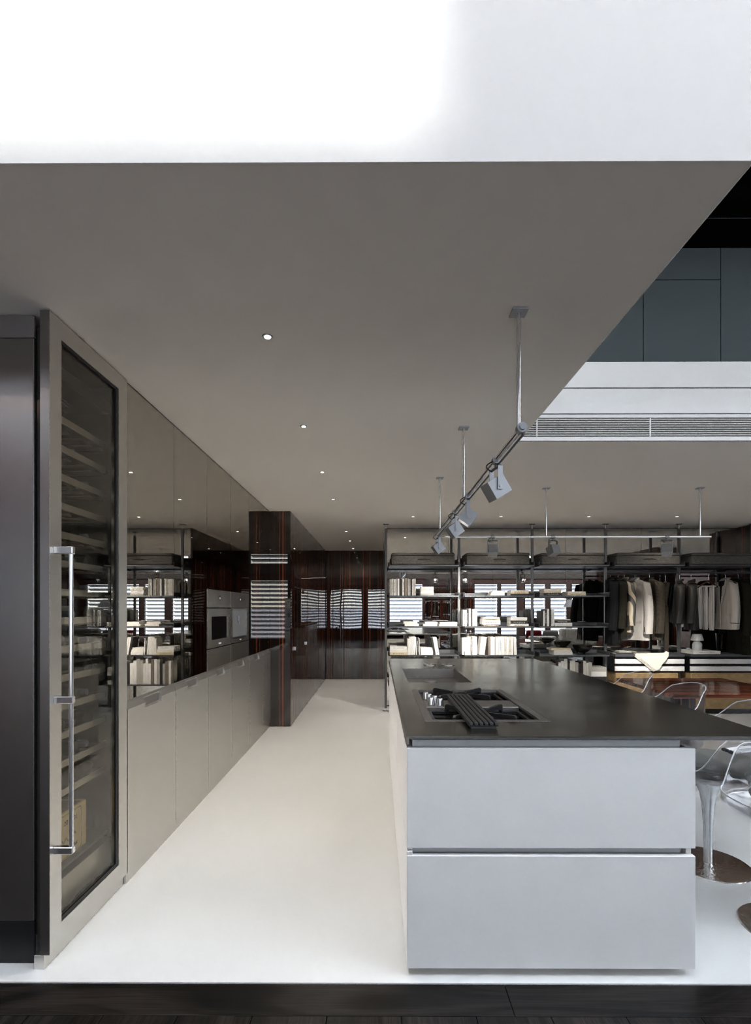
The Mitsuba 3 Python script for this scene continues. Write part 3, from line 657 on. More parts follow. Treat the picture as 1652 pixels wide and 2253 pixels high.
def spot_head(pos, aim, size, label, hang=0.075, face=(0, -1), glow=8.0, power=1.0):
    """cube lamp under the rail: bracket, cube, cable, lens; aim is the world point it lights"""
    px, py, pz = pos
    k = thing('track_spotlight', label, 'spotlight', 'cube spotlights on the track rail')
    c = np.array((px, py, pz - hang - size * .62))
    ax = np.array(aim, float) - c; ax /= np.linalg.norm(ax)
    side = np.cross(ax, [0, 0, 1.0]); side /= np.linalg.norm(side); up = np.cross(side, ax)
    R = np.eye(4); R[:3, 0], R[:3, 1], R[:3, 2], R[:3, 3] = side, up, ax, c
    h = size / 2
    shellm = prism(sg.box(-h, -h, h, h).difference(sg.box(-h + .006, -h + .006, h - .006, h - .006)), 'z', -h, h)
    back = box(-h + .0005, h - .0005, -h + .0005, h - .0005, -h, -h + .006)
    def put(m): m = m.copy(); m.apply_transform(R); return m
    part(k, 'housing', put(join(shellm, back)), 'alu')
    part(k, 'reflector', put(box(-h + .007, h - .007, -h + .007, h - .007, -h * .2, -h * .1)), 'black')
    ln = put(trimesh.creation.cylinder(h * .55, .004, sections=24, transform=trimesh.transformations.translation_matrix((0, 0, h * .05))))
    part(k, 'lens', ln, 'white', emitter={'type': 'area', 'radiance': rgb(*(glow * w for w in WARM)), 'sampling_weight': 0.02})
    sd = side if np.dot(side, [face[0], face[1], 0]) >= 0 else -side
    for s in (-1, 1):
        q = c + s * side * (h + .0045)
        br = trimesh.creation.box((size * .26, .003, hang * .55 + size * .75))
        B = np.eye(4); B[:3, 0] = np.cross(side, [0, 0, 1.0]); B[:3, 1] = side; B[:3, 2] = (0, 0, 1); B[:3, 3] = q + np.array((0, 0, (hang * .55 + size * .75) / 2 - size * .16))
        br.apply_transform(B); arm = part(k, 'bracket', br, 'alu')
        sc = cyl(q - side * s * .001, q + side * s * .005, .005, 12)
        part(arm, 'screw', sc, 'steel_cool')
    topz = c[2] + hang * .55 + size * .75 - size * .16
    part(k, 'yoke', join(cyl(c * [1, 1, 0] + [0, 0, topz] + side * (h + .004), c * [1, 1, 0] + [0, 0, topz] - side * (h + .004), .006, 10), cyl((px, py, pz - .013), (px, py, topz), .006, 10)), 'post_metal', smooth=40)
    part(k, 'clamp', join(move(lathe([(.012, -.016), (.0175, -.016), (.0175, .016), (.012, .016), (.012, -.016)], 20), px, py, pz, rx=(PI / 2 if py < 4.6 else 0), ry=(0 if py < 4.6 else PI / 2))), 'alu', smooth=40)
    tq = np.linspace(0, 1, 14)
    cab = np.c_[px - .018 - .028 * np.sin(tq * PI), py - .014 + .006 * tq, pz - .01 - (pz - .01 - topz + .02) * tq]
    part(k, 'cable', tube(cab, .0028, 7), 'black', smooth=40)
    o = c + ax * (h + .003)
    scene[f'spot_beam_{len(labels)}'] = {'type': 'spot', 'sampling_weight': 3.0 if power > .9 else 0.8, 'intensity': rgb(*(SPOT_I * power * w for w in (1.0, 0.95, 0.88))), 'cutoff_angle': 26.0 if power < 1.4 else 19.0, 'beam_width': 5.0,
                                         'to_world': T().look_at(origin=o.tolist(), target=(o + ax).tolist(), up=up.tolist())}
spot_head((.5365, 2.30, TZ), (1.15, 2.42, 0.9), .085, 'cube spotlight nearest the camera on the track rail, aimed down to the right', power=.35)
spot_head((.5365, 3.02, TZ), (-0.35, 3.10, 0.7), .085, 'second cube spotlight from the camera on the track rail, lit face aimed to the left', power=.08, glow=14)
spot_head((.5365, 3.52, TZ), (1.25, 3.62, 0.9), .085, 'third cube spotlight from the camera on the track rail', power=.35)
spot_head((.545, 4.55, TZ), (1.05, 4.62, 1.2), .085, 'cube spotlight at the corner of the track rail', power=.2)
spot_head((1.075, 4.74, TZ), (1.30, 6.9, .95), .085, 'first cube spotlight on the cross bar of the track rail, facing the shelves', power=1.1)
spot_head((1.64, 4.74, TZ), (0.75, 6.85, 1.05), .085, 'second cube spotlight on the cross bar of the track rail, shining brightly', power=1.1, glow=40)
spot_head((2.70, 4.74, TZ), (3.42, 6.60, .78), .085, 'cube spotlight near the right end of the track rail, facing the clothes', power=1.5)

# ================================================================== SHELVING
PY, PX0, BAY = 6.75, .109, .974
SYF, SYB = 6.57, 6.95
for i in range(6):
    x = PX0 + BAY * i
    p = thing('shelf_post', ['slim dark steel floor to ceiling post at the left end of the shelving', 'slim steel post between the first and second shelf bays', 'slim steel post between the second and third shelf bays',
                             'slim steel post between the shelves and the clothes rail', 'slim steel post between the two clothes bays', 'slim steel post at the right end of the shelving'][i], 'shelf post', 'floor to ceiling shelving posts')
    part(p, 'upright', box(x - .016, x + .016, PY - .014, PY + .014, .04, 2.43, .002), 'post_metal')
    part(p, 'top_spindle', cyl((x, PY, 2.43), (x, PY, CEIL - .005), .009, 14), 'chrome', smooth=40)
    part(p, 'ceiling_disc', move(lathe([(0, 0), (.012, -.012), (.036, -.006), (.040, 0), (0, 0)], 28), x, PY, CEIL - .0003), 'steel_dark', smooth=40)
    part(p, 'foot', join(cyl((x, PY, .012), (x, PY, .04), .010, 14), move(lathe([(0, 0), (.045, 0), (.045, .004), (.012, .012), (0, .012)], 28), x, PY, .0003)), 'chrome', smooth=40)
SZ = [1.916, 1.518, 1.118, .745, .36]
names = ['top', 'second', 'third', 'fourth', 'lowest']
def bx(i): return PX0 + BAY * i + .048, PX0 + BAY * (i + 1) - .028
bayn = ['left', 'middle', 'right', 'fourth', 'last']
def tray(i, z, nm, lip=.06):
    a, b = bx(i)
    s = thing('shelf', f'grey metal {nm} shelf of the {bayn[i]} shelving bay, with low back and side lips', 'shelf', 'metal shelves of the wall unit')
    part(s, 'board', box(a, b, SYF, SYB, z, z + .018, .002), 'shelf_metal')
    part(s, 'back_lip', box(a, b, SYB, SYB + .003, z, z + lip), 'shelf_metal')
    for x in (a - .003, b):
        part(s, 'side_lip', prism([(SYF + .004, z), (SYB + .003, z), (SYB + .003, z + lip), (SYF + .004, z + lip)], 'x', x, x + .003), 'post_metal')
    for x in (a - .018, b + .003):
        part(s, 'bracket', box(x + .001, x + .014, SYF + .03, PY + .03, z, z + lip * .9, .001), 'black')
for i in range(5): tray(i, SZ[0], names[0])
for i in range(3):
    for k in range(1, 5): tray(i, SZ[k], names[k])
# fabric boxes on the top shelves
for i in range(5):
    a, b = bx(i)
    f = thing('storage_box', f'charcoal woven fabric storage box on the top shelf of the {bayn[i]} shelving bay', 'storage box', 'fabric boxes on the top shelves')
    z = SZ[0] + .0185
    part(f, 'body', rbox(a + .022, b - .052, SYF + .012, SYB - .012, z, z + .118, .018, 2), 'fabric_box', smooth=40)
    part(f, 'lid', rbox(a + .020, b - .050, SYF + .010, SYB - .010, z + .1185, z + .157, .018, 2), 'fabric_box', smooth=40)
    xm_ = (a + b) / 2
    part(f, 'handle', tube([(xm_ - .08 + .16 * u, SYF + .010 - .008 * math.sin(u * PI), z + .075 + .008 * math.sin(u * PI)) for u in np.linspace(0, 1, 9)], .006, 8), 'fabric_box', smooth=40)

# books
book_cache = {}
CW = {0: 'white', 1: 'off white', 2: 'beige', 3: 'grey', 4: 'brown', 5: 'black'}
def marks(L, seed, ink):
    rr = random.Random(seed); ms = []; x = -L * .32
    while x < L * .30:
        w = rr.uniform(.004, .011)
        ms.append(box(x, x + w, -.0004, 0, -.0030, .0030)); x += w + rr.uniform(.002, .007)
    return join(*ms)
def book(cx, z, w, h, depth, color, label, group, yf=None, lean=0.0, flat=False, text=None, seed=0):
    """standing: w = spine thickness, h = height; flat: w = spine length, h = thickness. The spine looks to the room (-y)."""
    yf = SYF + .02 if yf is None else yf
    k = thing('book', label, 'book', group)
    if flat: sx, sz = w, h
    else: sx, sz = w, h
    c = .0018
    if flat: cover = join(box(-sx / 2, sx / 2, 0, depth, 0, c), box(-sx / 2, sx / 2, 0, depth, sz - c, sz), box(-sx / 2, sx / 2, 0, c, c, sz - c)); pages = box(-sx / 2 + .003, sx / 2 - .003, c, depth - .004, c, sz - c)
    else: cover = join(box(-sx / 2, -sx / 2 + c, 0, depth, 0, sz), box(sx / 2 - c, sx / 2, 0, depth, 0, sz), box(-sx / 2 + c, sx / 2 - c, 0, c, 0, sz)); pages = box(-sx / 2 + c, sx / 2 - c, c, depth - .004, .003, sz - .003)
    off = 0.0
    if lean: off = abs(math.sin(lean)) * sx / 2
    def put(m): return move(m, cx, yf, z + off, ry=lean)
    part(k, 'cover', put(cover), f'cover_{color}')
    part(k, 'pages', put(pages), 'paper')
    if text is not None:
        m = marks(sx if flat else sz, seed + 11, text)
        m = move(m, 0, 0, sz / 2) if flat else move(move(m, ry=-PI / 2), 0, 0, sz / 2)
        part(k, 'spine_print', put(m), 'display' if text == 'w' else 'ink')
def X(px, d=6.6): return (px - 830) * d / FOCAL
nb = [0]
row = {}
def stand(px0, px1, hpx, z, color, grp, where, **kw):
    nb[0] += 1; row[grp] = row.get(grp, -1) + 1
    w = (px1 - px0) * 6.59 / FOCAL; h = hpx * 6.59 / FOCAL
    book((X(px0, 6.59) + X(px1, 6.59)) / 2, z + .0183, max(w - .0012, .006), h, .17 + .02 * (nb[0] % 3), color, f'{CW[color]} book, {O[row[grp]]} from left {where}', grp, seed=nb[0], **kw)
def pile(items, z, grp, where):
    zz = z + .0183; n = len(items)
    pos = {1: [''], 2: ['lower', 'upper'], 3: ['lowest', 'middle', 'topmost'], 4: ['lowest', 'second', 'third', 'topmost'], 5: ['lowest', 'second', 'third', 'fourth', 'topmost']}[n]
    for j, (p0, p1, hp, c, t) in enumerate(items):
        nb[0] += 1
        h = hp * 6.59 / FOCAL
        book((X(p0, 6.59) + X(p1, 6.59)) / 2, zz, (p1 - p0) * 6.59 / FOCAL, h - .0006, .21, c, f'{pos[j]} {CW[c]} book of the pile {where}'.strip(), grp, flat=True, text=t, seed=nb[0], yf=SYF + .015 + .012 * ((j * 7) % 3))
        zz += h
# second shelf
g = 'books standing on the second shelf, left bay'
for p0, p1, h, c, t in [(856.5, 861, 36, 3, 'k'), (861, 864.5, 37, 1, 'k'), (865, 870, 36, 1, 'k'), (870.5, 873.5, 37, 3, None), (874, 878, 37, 0, None), (879, 883.5, 36, 5, None), (884, 888.3, 37, 0, 'k'),
                        (889, 895, 38, 4, None), (896, 899, 37, 3, None), (899.5, 902.5, 36, 3, None), (903, 905.8, 36, 5, None), (906, 909, 36, 0, None), (909.4, 914, 37, 3, 'k')]:
    stand(p0, p1, h, SZ[1], c, g, 'in the row on the left bay\'s second shelf', text=t)
pile([(924.4, 953.7, 4.4, 3, None), (924.4, 953.7, 4.0, 0, None), (925, 953.5, 4.0, 0, None), (924.6, 953.5, 3.8, 1, None), (925.2, 953.2, 3.4, 0, None)], SZ[1], 'pile on the second shelf, left bay', 'on the second shelf of the left bay')
pile([(1078, 1109, 3.5, 0, None), (1080, 1109.5, 4.2, 0, None), (1083, 1111, 3.0, 1, None)], SZ[1], 'first pile on the second shelf, middle bay', 'at left on the middle bay\'s second shelf')
pile([(1122, 1163, 4.2, 5, None), (1123, 1162.5, 3.6, 2, 'k'), (1124, 1163, 3.6, 1, 'k')], SZ[1], 'second pile on the second shelf, middle bay', 'at right on the middle bay\'s second shelf')
pile([(1194.5, 1234, 5.6, 5, 'w'), (1196.5, 1233.6, 3.6, 2, None), (1196, 1235, 5.4, 1, None)], SZ[1], 'first pile on the second shelf, right bay', 'at left on the right bay\'s second shelf')
pile([(1247, 1287, 5.0, 2, 'k'), (1248, 1287.6, 4.2, 1, None)], SZ[1], 'second pile on the second shelf, right bay', 'at right on the right bay\'s second shelf')
# third shelf
pile([(889.4, 920.8, 5.4, 0, None), (887, 917.6, 5.0, 1, None)], SZ[2], 'first pile on the third shelf, left bay', 'at left on the left bay\'s third shelf')
pile([(930.5, 961, 5.4, 0, None), (934.5, 962, 4.4, 0, None)], SZ[2], 'second pile on the third shelf, left bay', 'in the middle of the left bay\'s third shelf')
pile([(965.6, 1004.7, 4.6, 1, None), (967.6, 1005.7, 4.6, 0, 'k')], SZ[2], 'third pile on the third shelf, left bay', 'at right on the left bay\'s third shelf')
g = 'books standing on the third shelf, middle bay'
for p0, p1, h, c, t in [(1017.4, 1026, 36, 0, 'k'), (1026.3, 1030.3, 36, 5, 'w'), (1030.6, 1034.8, 39, 0, 'k'), (1035.2, 1037.4, 38, 5, None), (1037.8, 1044, 38, 3, None), (1044.3, 1049, 38, 0, None)]:
    stand(p0, p1, h, SZ[2], c, g, 'in the row on the middle bay\'s third shelf', text=t)
pile([(1063.7, 1096.4, 3.6, 4, 'w'), (1060.8, 1100.2, 9.2, 0, 'k'), (1061.5, 1099.7, 3.6, 2, 'k'), (1062.7, 1098, 3.4, 0, None)], SZ[2], 'first pile on the third shelf, middle bay', 'at left on the middle bay\'s third shelf')
pile([(1121.8, 1161.8, 5.4, 0, 'k'), (1122.6, 1160.2, 7.0, 5, 'w'), (1123, 1159.6, 7.0, 1, None)], SZ[2], 'second pile on the third shelf, middle bay', 'at right on the middle bay\'s third shelf')
g = 'books standing on the third shelf, right bay'
for p0, p1, h, c, t in [(1189, 1193.5, 34, 5, None), (1179.8 + 14, 1197.4, 34, 0, None), (1197.8, 1201.5, 37, 5, 'w'), (1201.8, 1207, 38, 0, None), (1207.4, 1211, 37, 5, None), (1211.4, 1218.4, 37, 0, 'k')]:
    stand(p0, p1, h, SZ[2], c, g, 'in the row on the right bay\'s third shelf', text=t)
pile([(1217 + 2, 1257, 7.6, 0, None), (1219, 1255, 5.2, 5, 'w'), (1219.4, 1254.5, 2.8, 1, None)], SZ[2], 'pile on the third shelf, right bay', 'on the third shelf of the right bay')
# fourth shelf (brightly lit)
pile([(857, 895.6, 5.6, 2, 'k'), (857, 895.6, 5.8, 1, None), (857.2, 895, 6.8, 0, 'k')], SZ[3], 'pile left on the fourth shelf, left bay', 'left on the left bay\'s fourth shelf')
g = 'books standing on the fourth shelf, left bay'
for p0, p1, h, c, t, ln in [(895.8, 899.2, 36, 1, None, 0), (899.4, 903, 39, 0, None, 0), (903.2, 906, 40, 1, None, 0), (906.2, 909.8, 40, 0, None, 0), (910, 913.4, 40, 0, None, 0), (914.6, 917.4, 39, 1, None, -.07), (918.2, 920.4, 38, 5, 'w', -.05), (921, 923, 37, 0, None, -.03)]:
    stand(p0, p1, h, SZ[3], c, g, 'in the upright group on the left bay\'s fourth shelf', text=t, lean=ln)
pile([(924.6, 952, 6, 0, None), (924.6, 952, 5.4, 0, None), (925, 951.6, 4.4, 1, None)], SZ[3], 'second pile on the fourth shelf, left bay', 'in the middle of the left bay\'s fourth shelf')
for p0, p1, c in ((953.6, 957, 5), (957.6, 961.6, 0), (962, 966, 0)):
    stand(p0, p1, 39, SZ[3], c, 'leaning books on the fourth shelf, left bay', 'of the leaning ones on the left bay\'s fourth shelf', lean=-.17)
g = 'books standing on the fourth shelf, middle bay'
for p0, p1, h, c, t, ln in [(1015.6, 1020.4, 37, 1, None, 0), (1020.6, 1025.4, 37, 0, None, 0), (1025.6, 1030.2, 38, 0, None, 0), (1030.4, 1034.6, 40, 0, None, 0), (1034.8, 1038, 40, 4, 'w', 0), (1038.2, 1049, 40, 0, None, 0)]:
    stand(p0, p1, h, SZ[3], c, g, 'in the left group on the middle bay\'s fourth shelf', text=t, lean=ln)
for p0, p1, c in ((1053, 1059.4, 0), (1059.8, 1065.4, 1)):
    stand(p0, p1, 39.5, SZ[3], c, 'leaning books on the fourth shelf, middle bay', 'of the leaning ones on the middle bay\'s fourth shelf', lean=.12)
for p0, p1, h, c, t, ln in [(1073, 1077.8, 38, 4, None, 0), (1078, 1087.6, 39.5, 0, None, 0), (1089, 1095.8, 38, 1, None, 0), (1096.2, 1102.6, 39.5, 0, 'k', 0), (1102.8, 1108, 40, 0, None, 0), (1108.2, 1112.2, 40, 1, 'k', 0), (1112.4, 1118.6, 39.5, 0, None, 0),
                        (1118.8, 1123, 40, 1, 'k', 0), (1123.2, 1128.2, 40, 0, None, 0), (1130.6, 1136.4, 39, 0, None, -.06)]:
    stand(p0, p1, h, SZ[3], c, 'books standing right of the middle on the fourth shelf, middle bay', 'in the right group on the middle bay\'s fourth shelf', text=t, lean=ln)
pile([(1217, 1258, 5.6, 0, None), (1217.5, 1257.5, 4.6, 1, None), (1213, 1256, 4.2, 2, None)], SZ[3], 'pile on the fourth shelf, right bay', 'under the glass bowl, right bay\'s fourth shelf')
# lowest shelf
rb = random.Random(3)
for i in range(3):
    a, b = bx(i); x = a + .04; ci = -1
    while x < b - .25:
        ci += 1
        w = rb.uniform(.028, .046); h = rb.uniform(.27, .335)
        nb[0] += 1
        c = rb.choice([0, 0, 1, 3, 4, 5])
        book(x + w / 2, SZ[4] + .0183, w, h, .2, c, f'{CW[c]} book, {O[ci]} from left on the lowest shelf of the {bayn[i]} bay', f'books on the lowest shelf, {bayn[i]} bay', seed=nb[0])
        x += w + .002
    zz = SZ[4] + .0183
    for j in range(4):
        nb[0] += 1; c = [1, 5, 0, 3][j]; h = rb.uniform(.04, .065)
        book(b - .13, zz, .2, h, .2, c, f'{CW[c]} book lying in the pile on the lowest shelf of the {bayn[i]} bay', f'pile on the lowest shelf, {bayn[i]} bay', flat=True, seed=nb[0]); zz += h + .0005
# glass bowls on three feet
def bowl(x, y, z, r, h, label):
    k = thing('glass_bowl', label, 'bowl', 'smoked glass bowls')
    o = [(0, h * .16), (r * .35, h * .17), (r * .65, h * .33), (r * .88, h * .62), (r, h), (r * .97, h * 1.0), (r * .84, h * .65), (r * .6, h * .39), (r * .3, h * .24), (0, h * .23)]
    part(k, 'bowl', move(lathe(o, 44), x, y, z), 'bowl_glass', smooth=50)
    for q in range(3):
        a = q * 2 * PI / 3 + .5
        part(k, 'foot', move(lathe([(0, 0), (.012, 0), (.018, h * .1), (.026, h * .30), (0, h * .30)], 18), x + r * .42 * math.cos(a), y + r * .42 * math.sin(a), z + .0005), 'bowl_glass', smooth=40)
bowl(X(1239, 6.74), 6.78, SZ[3] + .0183 + .0875, .108, .085, 'smoked glass bowl standing on the books of the fourth shelf')
bowl(X(1279.5, 6.72), 6.72, SZ[3] + .0185, .125, .125, 'smoked glass bowl on three feet at the right end of the fourth shelf')

# ------------------------------------------------------------------ wardrobe bays
for i in (3, 4):
    a, b = bx(i)
    n = 'fourth' if i == 3 else 'last'
    cb = thing('drawer_chest', f'low dark chest with two pale drawer fronts under the clothes of the {n} bay', 'chest of drawers', 'low chests under the clothes')
    part(cb, 'top', box(a, b, SYF, SYB + .003, .742, .775, .002), 'shelf_metal')
    part(cb, 'body', box(a + .004, b - .004, SYF + .03, SYB, .535, .7415), 'black')
    for j, z in enumerate((.650, .556)):
        part(cb, 'drawer', box(a + .001, b - .001, SYF + .004, SYF + .028, z, z + .062, .002), 'lacquer')
        part(cb, 'finger_gap', box(a + .005, b - .005, SYF + .012, SYF + .0298, z + .063, z + .086), 'black')
    tb = thing('leather_trunk', f'tan leather trunk on the floor under the chest of the {n} bay', 'trunk', 'tan leather trunks')
    part(tb, 'body', rbox(a + .015, b - (.075 if i == 3 else .03), SYF + .02, SYB - .03, .06, .40, .012, 2), 'leather', smooth=40)
    part(tb, 'lid', rbox(a + .013, b - (.073 if i == 3 else .028), SYF + .018, SYB - .028, .4005, .532, .012, 2), 'leather', smooth=40)
    part(tb, 'stand', box(a + .03, b - .10, SYF + .03, SYB - .05, 0.0005, .0598), 'black')
    rl = single('clothes_rail', tube([(a - .03, PY - .02, 1.842), (b + .01, PY - .02, 1.842)], .011, 14), 'post_metal', f'dark horizontal clothes rail across the {n} bay', 'clothes rail', 'clothes rails', smooth=40)
RY, RZ = PY - .02, 1.842
def hanger(x, yaw, label, mat='hanger_wood', drop=.10, half=.20, slope=.05):
    k = thing('clothes_hanger', label, 'hanger', 'hangers on the clothes rails')
    c, s = math.cos(yaw), math.sin(yaw)
    hk = [(0, RZ + .0125 - .014 + .026 * math.sin(a) * 1.0, .014 * math.cos(a)) for a in np.linspace(0, PI, 10)]
    pts = [(x, RY + .0135 * math.cos(a), RZ + .0135 * math.sin(a)) for a in np.linspace(-.3, PI * .98, 12)][::-1]
    pts = [(x, RY - .014, RZ)] + [(x, RY + .0145 * math.cos(a), RZ + .0145 * math.sin(a)) for a in np.linspace(PI, 0, 10)] + [(x, RY + .012, RZ - .018), (x, RY, RZ - .03), (x, RY, RZ - drop)]
    part(k, 'hook', tube(pts, .0026, 7), 'chrome', smooth=40)
    top = RZ - drop
    P = [(x + c * half * u, RY + s * half * u, top - .004 - slope * abs(u) ** 1.3) for u in np.linspace(-1, 1, 15)]
    part(k, 'bar', tube(P, [.009 + .005 * (1 - abs(u)) for u in np.linspace(-1, 1, 15)], 10), mat, smooth=40)
    return top
def garment(name, cat, label, x, yaw, ztop, length, mat, shoulder=.22, hem=.24, depth=.055, sleeve=.58, fold=.008, buttons=False, lapel=None, flare=0.0, cuff=None, seed=0, grp=None, sleeves=True):
    """body lofted from shoulder to hem with folds, sleeves lofted from the shoulder points; yaw turns it about the hook"""
    k = thing(name, label, cat, grp)
    N = 64; rr = np.random.default_rng(seed); ph = rr.uniform(0, 6, 3)
    rings = []
    for u in np.linspace(0, 1, 22):
        z = ztop - length * u
        if u < .10:
            v = u / .10; w = .055 + (shoulder - .055) * v ** .8; dd = depth * (.55 + .35 * v); z = ztop - .055 * v - length * .0
        else:
            v = (u - .10) / .90; z = ztop - .055 - (length - .055) * v
            w = shoulder + (hem - shoulder) * v - .02 * math.sin(v * PI); dd = depth * (.9 + .35 * v + flare * v)
        th = np.linspace(0, 2 * PI, N, endpoint=False)
        f = 1 + fold / depth * min(1, u * 1.6) * (np.sin(th * 7 + ph[0] + u * 1.5) * .6 + np.sin(th * 12 + ph[1]) * .4)
        lx = w * np.sign(np.cos(th)) * np.abs(np.cos(th)) ** .7; ly = dd * np.sin(th) * f
        rings.append(np.c_[lx, ly, np.full(N, z)])
    c, s = math.cos(yaw), math.sin(yaw)
    R = np.array([[c, -s, 0], [s, c, 0], [0, 0, 1.0]])
    def put(m): m = m.copy(); m.vertices = m.vertices @ R.T + [x, RY, 0]; return m
    part(k, 'body', put(loft(rings)), mat, smooth=50)
    if sleeves:
        for sd in (-1, 1):
            sr = []
            for u in np.linspace(0, 1, 16):
                cxx = sd * (shoulder - .012 + .085 * math.sin(min(u * 1.25, 1) * PI / 2)); cy = -.045 * u - .012
                cz = ztop - .050 - sleeve * u
                w1 = .040 + .018 * math.sin(min(u * 3, 1) * PI / 2) - .008 * u; w2 = .052 - .004 * u
                th = np.linspace(0, 2 * PI, 28, endpoint=False)
                ff = 1 + .08 * np.sin(th * 5 + ph[2] + u * 2) * u
                sr.append(np.c_[cxx + w1 * np.cos(th) * ff, cy + w2 * np.sin(th) * ff, cz + .02 * np.cos(th) * sd * -1 * (1 - u)])
            sk = part(k, 'sleeve', put(loft(sr)), mat, smooth=50)
            if cuff:
                e = sr[-3]; part(sk, 'cuff_piping', put(tube(np.vstack([e, e[:1]]), .0035, 6, cap=False)), cuff, smooth=40)
            if buttons:
                e = sr[-1].mean(0)
                part(sk, 'button', put(join(*[move(trimesh.creation.cylinder(.006, .004, sections=14), e[0] - sd * .0, e[1] - .055, e[2] + .03 + .018 * q, rx=PI / 2) for q in range(4)])), 'black')
    if lapel:
        yf = -depth * 1.02
        for sd in (-1, 1):
            P = [(sd * .055, yf * .55, ztop - .002), (sd * .095, yf * .95, ztop - .10), (sd * .085, yf * 1.12, ztop - .17), (sd * .012, yf * 1.16, ztop - length * .52), (sd * .022, yf * .9, ztop - .08)]
            P2 = [(p[0], p[1] - .007, p[2]) for p in P]
            part(k, 'lapel', put(trimesh.convex.convex_hull(np.array(P + P2))), lapel)
        part(k, 'front_edge', put(tube([(0.004, yf * 1.10, ztop - length * .50), (0.006, yf * 1.22, ztop - length * .75), (0.012, yf * 1.28, ztop - length + .01)], .004, 6)), lapel, smooth=40)
        part(k, 'lining', put(trimesh.convex.convex_hull(np.array([(p[0], p[1] + dy, p[2]) for dy in (0, .006) for p in [(-.06, yf * 1.02, ztop - .02), (.06, yf * 1.02, ztop - .02), (0, yf * 1.12, ztop - length * .50)]]))), 'coat_black')
        for sd in (-1, 1):
            part(k, 'pocket_flap', put(move(box(-.05, .05, -.004, .004, -.016, .016, .002), sd * .115, yf * 1.02, ztop - length * .70)), lapel)
    part(k, 'collar', put(tube([(math.cos(a) * .058, math.sin(a) * .040, ztop + .006 + .012 * math.sin(a)) for a in np.linspace(-.5, PI + .5, 16)], .013, 8)), lapel or mat, smooth=40)
    return k
t1 = hanger(X(1352), -1.75, 'dark hanger with the black coat, leftmost on the clothes rail', drop=.09)
garment('coat', 'coat', 'long black coat hanging edge on at the left end of the clothes rail', X(1352), -1.75, t1 + .01, .86, 'coat_black', fold=.012, sleeve=.62, grp=None, lapel='coat_black')
t1 = hanger(X(1368), -1.70, 'dark hanger with the brown black tweed jacket', drop=.09)
garment('tweed_jacket', 'jacket', 'very dark brown tweed jacket hanging edge on, second from the left on the rail', X(1368), -1.70, t1 + .01, .78, 'tweed_dark', sleeve=.60, seed=2, lapel='tweed_dark')
t1 = hanger(X(1382), -1.55, 'dark hanger with the printed silk blouse', drop=.09)
garment('printed_blouse', 'blouse', 'beige and black swirl print silk blouse hanging left of the grey jacket', X(1382), -1.55, t1 + .005, .70, 'silk_print', sleeve=.56, seed=3, shoulder=.20, hem=.20, depth=.05)
t1 = hanger(X(1406), -1.32, 'dark hanger with the pale grey jacket', drop=.10)
garment('grey_jacket', 'jacket', 'pale grey wool jacket with lapels, brightest of the hanging clothes', X(1406), -1.32, t1 + .012, .80, 'jacket_grey', sleeve=.66, seed=4, buttons=True, lapel='jacket_grey', depth=.06)
t1 = hanger(X(1438), -1.48, 'dark hanger with the brown tweed blazer', drop=.09)
garment('tweed_blazer', 'jacket', 'brown tweed blazer with a light sleeve edge, right of the grey jacket', X(1438), -1.48, t1 + .008, .80, 'tweed', sleeve=.66, seed=5, buttons=True, lapel='tweed')
# knotted trousers
t1 = hanger(X(1474), 1.2, 'hook hanger with the knotted trousers beside the steel post', drop=.12, half=.07, slope=.0)
kt = thing('trousers', 'olive grey trousers tied in a knot, hanging beside the post between the clothes bays', 'trousers')
xk = X(1474)
def strip(pts, w, t, n=20):
    rings = []
    for (x, y, z), ww in zip(pts, w):
        th = np.linspace(0, 2 * PI, n, endpoint=False)
        rings.append(np.c_[x + ww * np.cos(th), y + t * np.sin(th) * (1 + .2 * np.sin(th * 4)), np.full(n, z)])
    return loft(rings)
zt = t1 - .01
part(kt, 'waist', strip([(xk, RY, zt - u * .30) for u in np.linspace(0, 1, 8)], [.062 - .050 * u for u in np.linspace(0, 1, 8)], .03), 'tweed', smooth=50)
part(kt, 'leg', strip([(xk + .012, RY, zt - .30 - u * .62) for u in np.linspace(0, 1, 10)], [.012 + .030 * math.sin(min(1, u * 1.6) * PI / 2) - .012 * u for u in np.linspace(0, 1, 10)], .028), 'tweed', smooth=50)
part(kt, 'knot', move(trimesh.creation.icosphere(2, .024), xk, RY, zt - .30), 'tweed', smooth=True)
# last bay
for j, (px, yw, lb) in enumerate(((1505, .95, 'first'), (1531, .95, 'second'))):
    t1 = hanger(X(px), -1.95, f'{lb} white hanger in the last bay, holding a dim striped shirt', 'hanger_white', drop=.12, slope=.07)
    garment('striped_shirt', 'shirt', f'dim grey brown shirt, {lb} from the left in the last bay', X(px), -1.95, t1 + .005, .56 + .08 * j, 'satin_dark', sleeve=.50, seed=8 + j, shoulder=.19, hem=.21, fold=.012)
t1 = hanger(X(1570), .42, 'dark wooden hanger above the pleated satin blouses', drop=.11, slope=.085, half=.21)
pl = thing('pleated_trousers', 'pale satin pleated trousers with gathered cuffs hanging from the wooden hanger', 'trousers')
def legm(x, z0, L, w, seed):
    rings = []; rr = np.random.default_rng(seed); ph = rr.uniform(0, 6)
    for u in np.linspace(0, 1, 18):
        th = np.linspace(0, 2 * PI, 40, endpoint=False)
        ww = w * (.72 + .35 * math.sin(u * PI * .75)) * (1 - .22 * smooth01(.86, 1.0, u))
        f = 1 + .16 * np.sin(th * 6 + ph) * (1 - .4 * u)
        rings.append(np.c_[x + ww * np.cos(th) * f, RY + .030 * np.sin(th) * f, np.full(40, z0 - L * u)])
    return loft(rings)
def smooth01(a, b, x): t = min(max((x - a) / (b - a), 0), 1); return t * t * (3 - 2 * t)
